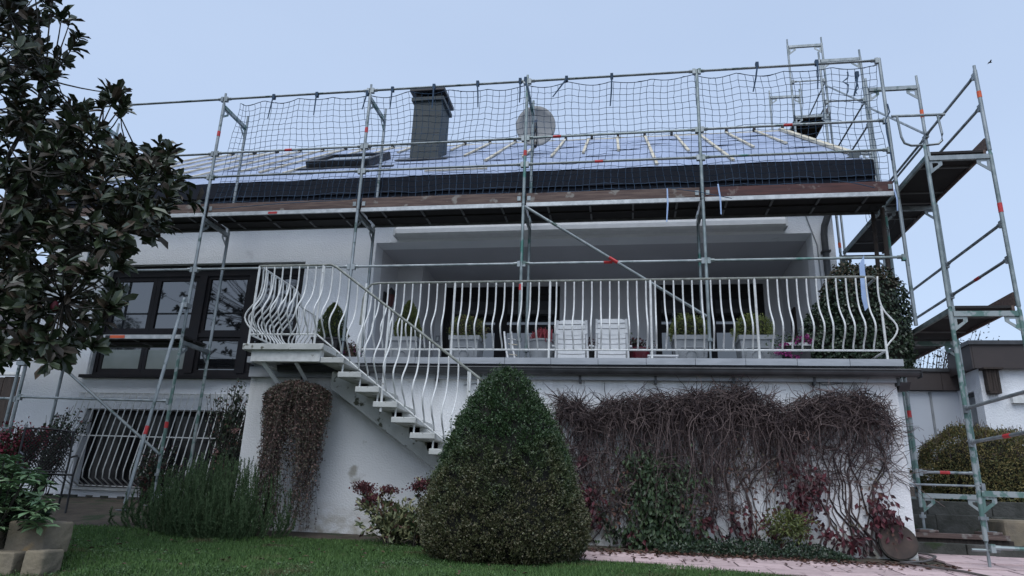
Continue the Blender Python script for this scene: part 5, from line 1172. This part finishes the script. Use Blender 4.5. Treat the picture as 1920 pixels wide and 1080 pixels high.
P = curl(40, RNG.uniform(6.0, 6.8, 40), YT-RNG.uniform(.04, .12, 40), RNG.uniform(.05, .9, 40), .6, -.3, K=8, wig=.25); strands('stems', P, rad(40, 8, .006, .003), m_vine, ivy2)
gc = thing('ground_cover', (8.0, -.75, 0), 'low dark green ground cover at the foot of the creeper wall', 'ground cover')
n = 2600; x = RNG.uniform(6.9, 9.0, n); y = RNG.uniform(-.98, -.42, n); hh = .17*np.interp(x, [6.9, 7.4, 8.0, 8.7, 9.0], [.5, .8, 1.0, .8, .2]); z = ground(x, y)+RNG.uniform(0, 1, n)*hh
leaves('foliage', np.stack([x, y, z], -1), rnd(n, .8)+np.array([0, -.2, .6]), RNG.uniform(.025, .05, n), RNG.uniform(.02, .035, n), m_ivy, gc)
yb = thing('yellow_shrub', (8.05, -.55, 0), 'small yellow-green shrub in front of the red creeper leaves', 'shrub')
Pc, Nn = blob_points(900, aty(1478, 985, -.62), (.17, .10, .11), 2.0, .5); Pc = Pc+rnd(len(Pc), .04); leaves('foliage', Pc, Nn+rnd(len(Pc), .8), .05, .018, m_yelgr, yb); tube('stem', [(8.05, -.55, float(ground(8.05, -.55))), (8.05, -.6, .35)], .008, m_bark, yb, n=5)
# ivy trail at the left foot, leaf litter
iv3 = thing('ivy_trail', (5.85, -.6, 0), 'ivy runner crossing the white wall foot right of the boxwood cone', 'ivy')
pl = [aty(x, y, -.45) for x, y in ((1125, 965), (1140, 985), (1155, 1000), (1175, 1010), (1200, 1012))]; tube('runner', pl, .008, m_bark, iv3, n=5)
P = np.repeat(np.array(pl), 40, 0)+rnd(200, .035); leaves('foliage', P, rnd(200)+np.array([0, -.3, -.3]), .045, .035, m_ivy, iv3)
n = 900; x = RNG.uniform(5.4, 9.9, n); y = -1.0+RNG.normal(size=n)*.10-.03; y = np.where(RNG.random(n) < .15, y-RNG.uniform(0, .6, n), y); z = ground(x, y)+.030
xl = RNG.uniform(.5, 7.5, 130); yl = RNG.uniform(-4.4, -1.5, 130); x = np.append(x, xl); y = np.append(y, yl); z = np.append(z, ground(xl, yl)+.028); n = len(x)
lt = leaves('fallen_leaves', np.stack([x, y, z], -1), rnd(n)*np.array([1, 1, .15]), RNG.uniform(.035, .075, n), RNG.uniform(.025, .05, n), m_brownleaf, None, nrm=np.array([0, 0, 3.])+np.zeros((n, 3))); tag(lt, 'fallen brown leaves strewn along the pink paving', 'leaves')

# ------------------------------------------------------------------ things on the terrace
def planter(name, label, cx_, cy_, w_, h_, group='square stone planters on the terrace'):
    t_ = thing(name, (cx_, cy_, ZT), label, 'planter', group); a = w_/2; m = MB()
    m.add([(cx_+sx*s*a, cy_+sy*s*a, ZT+z) for s, z in ((.86, 0), (1.0, h_-.06)) for sx, sy in ((-1, -1), (1, -1), (1, 1), (-1, 1))], [[0, 3, 2, 1], [0, 1, 5, 4], [1, 2, 6, 5], [2, 3, 7, 6], [3, 0, 4, 7]])
    m.build('tub', m_planter, t_)
    for k in range(4):
        R = rotz(k*math.pi/2); c = np.array([cx_, cy_, 0])
        MB().add((np.array([(-a-.015, -a-.015, ZT+h_-.06), (a+.015, -a-.015, ZT+h_-.06), (a-.03, -a+.03, ZT+h_-.06), (-a+.03, -a+.03, ZT+h_-.06), (-a-.015, -a-.015, ZT+h_), (a+.015, -a-.015, ZT+h_), (a-.03, -a+.03, ZT+h_), (-a+.03, -a+.03, ZT+h_)]))@R.T+c, [[0, 3, 2, 1], [4, 5, 6, 7], [0, 1, 5, 4], [2, 3, 7, 6]]).build('rim', m_planter, t_)
    # raised octagonal panel outline on the front
    yf = cy_-a*.95; oc = [(-.3, .62), (.3, .62), (.36, .55), (.36, .25), (.26, .14), (-.26, .14), (-.36, .25), (-.36, .55), (-.3, .62)]
    MB().tube([(cx_+u*w_, yf-.012+.05*(1-v)*a, ZT+v*h_) for u, v in oc], .009, 5).build('relief_panel', m_planter, t_)
    a_ = np.linspace(0, 2*math.pi, 15); MB().tube([(cx_+.10*w_*1.6*math.cos(q), yf-.004, ZT+.38*h_+.10*w_*1.6*math.sin(q)) for q in a_], .008, 4).build('relief_ring', m_planter, t_)
    box('soil', (cx_-a+.032, cy_-a+.032, ZT+h_-.08), (cx_+a-.032, cy_+a-.032, ZT+h_-.03), m_soil, t_)
    return ZT+h_
def topiary(name, label, c, r, n, mat, mats=None, L=.03, cat='shrub', power=2.0, group=None, base=None):
    t_ = thing(name, (c[0], c[1], c[2]-r[2]), label, cat, group); zmin = base
    blob_core('dark_core', c, r, m_core, t_, .82, zmin, power); P, Nn = blob_points(n, c, r, power, .07, zmin); P = P+Nn*RNG.normal(size=(len(P), 1))*.02; h = RNG.random(len(P))
    for m_, lo, hi in (mats or [(mat, 0, 1)]):
        s_ = (h >= lo) & (h < hi); leaves('foliage', P[s_], Nn[s_]*.8+rnd(s_.sum(), .6)+np.array([0, 0, .3]), RNG.uniform(.6, 1.2, s_.sum())*L, L*.42, m_, t_)
    tube('stem', [(c[0], c[1], (zmin or c[2]-r[2])-.04), tuple(c)], .015, m_bark, t_, n=5)
    return t_
for px, w_, lb_p, lb_s, mt_ in ((876, .42, 'grey planter in front of the left patio door', 'bronze-green clipped ball in the planter before the left patio door', [(m_yewtop, 0, .55), (m_brownleaf, .55, .75), (m_ivy, .75, 1)]), (1293, .45, 'grey planter beside the diagonal brace foot', 'yellow-green clipped ball in the planter by the diagonal brace foot', None), (1414, .44, 'grey planter nearest to the purple petunias', 'yellow-green clipped ball in the planter nearest to the petunias', None)):
    p = aty(px, 640, .36); zt2 = planter('planter', lb_p, p[0], .36, w_, .45)
    topiary('clipped_ball', lb_s, (p[0], .36, zt2+.10), (.245, .21, .215), 4200, m_yewtop, mt_, base=zt2-.03, group='clipped balls in planters')
p = aty(763, 640, .42); zt2 = planter('planter', 'grey planter with the tall golden conifer', p[0], .42, .40, .45)
def conifer(label, x, y, z0, h, r, mat, mats=None):
    t_ = thing('cone_conifer', (x, y, z0), label, 'shrub', 'small cone-shaped conifers'); n = 5200; q = RNG.uniform(0, 1, n)**1.3; rr_ = r*np.interp(q, [0, .12, .5, .8, 1], [.75, 1, .78, .42, .03]); a = RNG.uniform(0, 2*math.pi, n)
    lump = 1+.12*np.sin(3*a+9*q)+.08*np.sin(7*a-14*q); P = np.stack([x+rr_*lump*np.cos(a), y+rr_*lump*np.sin(a), z0+h*q], -1)
    MB().lathe([(r*v*.8, h*u) for u, v in ((0, .75), (.12, 1), (.5, .76), (.8, .4), (.97, .02))], (x, y, z0), 14).build('dark_core', m_core, t_, smooth=True); hh_ = RNG.random(n)  # closed dark filler inside the conifer, shade given by colour
    for m_, lo, hi in (mats or [(mat, 0, 1)]):
        s_ = (hh_ >= lo) & (hh_ < hi); leaves('foliage', P[s_], np.stack([np.cos(a), np.sin(a), 0*a+1.2], -1)[s_]+rnd(s_.sum(), .5), RNG.uniform(.02, .04, s_.sum()), .013, m_, t_)
conifer('tall golden-green conifer in the grey planter left of the patio door', p[0], .42, zt2-.03, .62, .19, m_yelgr)
p = aty(622, 620, .2); bp_ = thing('black_pot', (p[0], .2, ZT), 'black square pot at the top of the stair', 'pot')
MB().add([(p[0]+sx*s, .2+sy*s, ZT+z) for s, z in ((.16, 0), (.20, .36)) for sx, sy in ((-1, -1), (1, -1), (1, 1), (-1, 1))], [[0, 3, 2, 1], [0, 1, 5, 4], [1, 2, 6, 5], [2, 3, 7, 6], [3, 0, 4, 7]]).build('body', m_black, bp_); box('rim', (p[0]-.215, -.015, ZT+.361), (p[0]+.215, .415, ZT+.39), m_black, bp_)
conifer('dark green conifer in the black pot at the top of the stair', p[0], .2, ZT+.39, .56, .22, m_ivy, [(m_ivy, 0, .6), (m_yewtop, .6, 1)])
def pot(name, label, px, Y, r, h, mat, cat='pot', group=None):
    p = aty(px, 640, Y); t_ = thing(name, (p[0], Y, ZT), label, cat, group); MB().lathe([(.001, 0), (r*.72, 0), (r*.95, h*.6), (r, h*.93), (r*1.06, h*.94), (r*1.06, h), (r*.92, h), (r*.90, h*.85), (.001, h*.85)], (p[0], Y, ZT), 22).build('body', mat, t_, smooth=True); return p[0], Y, ZT+h
x, y, z = pot('round_pot', 'round grey pot in front of the left patio door', 1016, .3, .19, .40, m_planter)
hp_ = thing('heather', (x, y, z), 'red heather in the round grey pot', 'plant'); n = 260; P0 = np.stack([x+RNG.normal(size=n)*.07, y+RNG.normal(size=n)*.07, np.full(n, z-.05)], -1); P1 = P0+np.stack([RNG.normal(size=n)*.03, RNG.normal(size=n)*.03, RNG.uniform(.12, .22, n)], -1); strands('sprigs', np.stack([P0, (P0+P1)/2, P1], 1), np.full((n, 3), .006), m_heather, hp_)
x, y, z = pot('red_pot', 'dark red glazed pot between the loungers and the brace', 1197, .22, .155, .27, m_redpot)
MB().lathe([(.07, 0), (.16, .03), (.155, .05)], (x, y, ZT+.001), 22).build('saucer', m_redpot, bpy.data.objects['red_pot'], smooth=True)
rp = shrub('red_foliage_plant', 'dark red plant growing in the glazed red pot', (x, y, z-.03), np.array([x, y, z])+np.stack([RNG.normal(size=30)*.12-.05, RNG.normal(size=30)*.07, RNG.uniform(.0, .14, 30)], -1), m_redleaf, 0, 10, .04, .03, cat='plant', mats=[(m_redleaf, 0, .6), (m_ivy, .6, 1)], spread=.03)
x, y, z = pot('dark_pot', 'small dark pot between the two white loungers', 1108, .15, .085, .22, m_black)
shrub('withered_plant', 'small dark red plant in the pot between the loungers', (x, y, z-.02), np.array([x, y, z])+np.stack([RNG.normal(size=14)*.05, RNG.normal(size=14)*.04, RNG.uniform(.04, .2, 14)], -1), m_redleaf, 0, 8, .035, .025, cat='plant', mats=[(m_redleaf, 0, .7), (m_ivy, .7, 1)], spread=.02)
x, y, z = pot('low_bowl', 'low dark bowl beside the stair head', 657, .15, .15, .12, m_black)
shrub('withered_plant', 'withered brown plant with pink blooms by the stair head', (x, y, z-.02), np.array([x, y, z])+np.stack([RNG.normal(size=40)*.10+.03, RNG.normal(size=40)*.08, RNG.uniform(.02, .22, 40)], -1), m_brownleaf, 0, 14, .035, .025, cat='plant', mats=[(m_ivydry, 0, .6), (m_brownleaf, .6, .9), (m_pinkfl, .9, 1)], spread=.05)
# petunias in a white box
p = aty(1488, 640, .05); bxp = thing('flower_box', (p[0], .05, ZT), 'white flower box by the ivy with purple petunias', 'flower box'); box('tub', (p[0]-.14, -.06, ZT), (p[0]+.17, .14, ZT+.26), m_black, bxp); box('rim', (p[0]-.15, -.075, ZT+.26), (p[0]+.18, .155, ZT+.30), m_white, bxp)
pt = thing('petunias', (p[0], .05, ZT+.3), 'magenta petunias spilling from the white flower box', 'flowers')
for px, py, r_, n in ((1500, 636, .05, 60), (1512, 632, .05, 50), (1490, 640, .06, 40), (1470, 648, .06, 60), (1462, 660, .06, 60), (1478, 664, .06, 60), (1496, 668, .05, 40), (1520, 640, .04, 40)): leaves('blooms', aty(px, py, -.10)+rnd(n//2, r_*.38), rnd(n//2), .036, .034, m_pinkfl, pt)
P = np.array([p[0], -.0, ZT+.30])+rnd(420)*np.array([.13, .06, .07]); leaves('foliage', P, rnd(420), .04, .025, m_greenleaf, pt)
# two white high-back loungers, seen from behind
def lounger(label, px, Y, top, rz=0):
    p = aty(px, 640, Y); X = p[0]; t_ = thing('garden_lounger', (X, Y, ZT), label, 'chair', 'white plastic loungers on the terrace'); w_ = .20; H = top
    tilt = .10
    for s in (-1, 1):
        MB().tube([(X+s*w_, Y+.06, ZT+.03), (X+s*w_, Y-.0, ZT+.35), (X+s*w_*.98, Y-tilt*.5, ZT+H-.06)], .018, 6).build('back_upright', m_plastic, t_, smooth=True)
        MB().tube([(X+s*(w_+.05), Y-.02, ZT+.24), (X+s*(w_+.06), Y+.3, ZT+.26), (X+s*(w_+.05), Y+.55, ZT+.25)], .02, 6, flat=.6).build('armrest', m_plastic, t_, smooth=True)
        for yy in (.02, .52): MB().tube([(X+s*(w_+.02), Y+yy, ZT), (X+s*(w_+.01), Y+yy*.95, ZT+.24)], .017, 6).build('leg', m_plastic, t_, smooth=True)
    nsl = 8
    for k in range(nsl):
        z0 = ZT+.06+(H-.10)*k/nsl; z1 = ZT+.06+(H-.10)*(k+1)/nsl-.010; q = (z0-ZT)/H; yq = Y-.02-tilt*.5*max(0, q-.5)
        wk = w_*(.92 if k < 5 else 1.06 if k < 7 else .98)
        V = []
        for zz_ in (z0, z1):
            for u in np.linspace(-1, 1, 7): V.append((X+u*wk, yq-.035*u*u+.02, zz_-(.018*(1-u*u) if (k in (0, 5) and zz_ == z0) else 0)-(.03*abs(u)**4 if (k == nsl-1 and zz_ == z1) else 0)))
        V = np.array(V); V = np.vstack([V, V+np.array([0, .016, 0])]); Q = []
        for u in range(6): Q += [[u, u+1, 8+u, 7+u], [14+u, 21+u, 22+u, 15+u], [u, 14+u, 15+u, u+1], [7+u, 8+u, 22+u, 21+u]]
        Q += [[0, 7, 21, 14], [6, 20, 27, 13]]; MB().add(V, Q).build('back_slat', m_plastic, t_)
    for k in range(5): box('seat_slat', (X-w_*.95, Y+.09+.09*k, ZT+.20), (X+w_*.95, Y+.17+.09*k, ZT+.215), m_plastic, t_)
    bpy.data.objects  # noqa
lounger('left white plastic lounger with slatted back', 1072, -.12, .645); lounger('right white plastic lounger with the taller rounded back', 1147, -.10, .665)
st = thing('folding_chair', tuple(aty(968, 655, .25)), 'folded white chair leaning beside the round grey pot', 'chair'); x = aty(968, 655, .25)[0]
for dx in (-.10, .0):
    MB().tube([(x+dx+.02, .22, ZT), (x+dx-.06, .30, ZT+.30), (x+dx-.10, .34, ZT+.55)], .015, 6).build('frame_leg', m_plastic, st, smooth=True)
for k in range(5): MB().tube([(x-.09-.012*k, .25+.015*k, ZT+.12+.08*k), (x+.06-.012*k, .25+.015*k, ZT+.10+.08*k)], .014, 5, flat=.5).build('slat', m_batten if k % 2 else m_plastic, st)
tb_ = thing('low_table', tuple(aty(1240, 660, .05)), 'low white plastic footstool right of the red pot', 'footstool'); x = aty(1242, 660, .05)[0]
for k in range(3): box('top_slat', (x-.20, -.06+.085*k, ZT+.115), (x+.20, .015+.085*k, ZT+.135), m_plastic, tb_)
for sx in (-1, 1):
    for yy in (-.04, .17): MB().tube([(x+sx*.17, yy, ZT+.115), (x+sx*.21, yy, ZT)], .014, 5).build('leg', m_plastic, tb_, smooth=True)

# ------------------------------------------------------------------ black garden chair, lower left
chb = np.array([-.86, -1.05, 0]); chb[2] = float(ground(chb[0], chb[1])); gch = thing('garden_chair', tuple(chb), 'black cast metal garden chair with lattice back at the lower left', 'chair')
RZ = rotz(math.radians(50))*1.12
def cp(x, y, z): return RZ@np.array([x, y, z])+chb
for s in (-1, 1):
    MB().tube([cp(s*.25, .30, 0), cp(s*.25, .26, .42), cp(s*.26, .30, .62), cp(s*.25, .36, .95)], .014, 6).build('back_post', m_iron, gch, smooth=True)
    MB().tube([cp(s*.25, -.22, 0), cp(s*.25, -.20, .42), cp(s*.27, -.19, .62), cp(s*.28, 0, .65), cp(s*.26, .30, .63)], .013, 6).build('arm_and_front_leg', m_iron, gch, smooth=True)
    MB().tube([cp(s*.25, .36, .95), cp(s*.25, .365, .985)], .02, 6).build('finial', m_planter, gch, smooth=True)
MB().tube([cp(-.25, .36, .94), cp(0, .365, .955), cp(.25, .36, .94)], .014, 6).build('back_top_rail', m_iron, gch, smooth=True)
MB().tube([cp(-.25, .27, .46), cp(.25, .27, .46)], .012, 6).build('back_lower_rail', m_iron, gch, smooth=True)
def bp2(u, v): return cp(-.24+.48*u, .275+.085*v, .47+.46*v)
for k in range(-12, 25):
    for sg in (1, -1):
        u0, u1 = k/14, k/14+sg*.75; pts = [(u0+(u1-u0)*q, q) for q in np.linspace(0, 1, 14)]; pts = [q for q in pts if 0 <= q[0] <= 1]
        if len(pts) > 2: MB().tube([bp2(*pts[0]), bp2(*pts[-1])], .011, 4, flat=.5).build('lattice_bar', m_iron, gch)
for k in range(9): MB().tube([cp(-.24+.06*k, -.20, .43), cp(-.24+.06*k, .26, .43)], .009, 4).build('seat_bar', m_iron, gch)
for yy in (-.2, .26): MB().tube([cp(-.25, yy, .425), cp(.25, yy, .425)], .012, 5).build('seat_rail', m_iron, gch)
# white strip and stones along the wall foot behind the chair
st_x = RNG.uniform(-2.6, .9, 26)
bs = MB()
for x in st_x:
    y = .95+RNG.normal()*.04; z = float(ground(x, y)); bs.box((x-.05, y-.04, z-.02), (x+.05, y+.04, z+.035), R=rotz(RNG.uniform(0, 3)))
tag(bs.build('edge_pebbles', m_conc, None, center=True), 'row of small grey stones along the foot of the house wall', 'stones', kind='stuff')

# ------------------------------------------------------------------ a bird far off
bp0 = CAM+ray(1856, 117)/np.linalg.norm(ray(1856, 117))*60; bird = thing('bird', tuple(bp0), 'tiny dark bird in the sky at the upper right', 'bird')
MB().lathe([(.001, -.13), (.04, -.06), (.05, .02), (.02, .12), (.001, .15)], (0, 0, 0), 8).build('body', m_black, bird, smooth=True, local=True).rotation_euler = (0, math.radians(90), 0)
for s in (-1, 1): MB().add([(-.05, 0, 0), (.06, 0, 0), (.03, s*.22, .05), (-.06, s*.26, .03), (-.05, 0, .01), (.06, 0, .01), (.03, s*.22, .06), (-.06, s*.26, .04)], [[0, 1, 2, 3], [4, 7, 6, 5], [0, 4, 5, 1], [1, 5, 6, 2], [2, 6, 7, 3], [3, 7, 4, 0]]).build('wing', m_black, bird, local=True)

# ------------------------------------------------------------------ trees across the garden, behind the photographer (the windows reflect them)
def back_tree(label, x, y, h, r, mat):
    z0 = float(ground(x, y)); t_ = thing('garden_tree', (x, y, z0), label, 'tree', 'trees across the garden'); tube('trunk', [(x, y, z0-.1), (x+.1, y, z0+h*.4), (x, y, z0+h*.75)], [.22, .16, .06], m_bark, t_)
    P = []
    for k in range(26):
        c = np.array([x, y, z0+h*.68])+unit(RNG.normal(size=3))*np.array([r, r, h*.30])*RNG.uniform(.4, 1); P.append(c+rnd(220, .34))
    P = np.vstack(P); leaves('crown', P, rnd(len(P)), .22, .12, mat, t_)
for a in ((-22, -21, 13, 3.0, m_ivy, 'tall on the far left'), (-15.5, -27, 10.5, 2.6, m_hedge, 'left'), (2.5, -30, 6.5, 2.4, m_ivy, 'in the middle'), (15, -30, 7.5, 2.6, m_greenleaf, 'on the right')): back_tree('garden tree across the lawn, '+a[5], *a[:5])
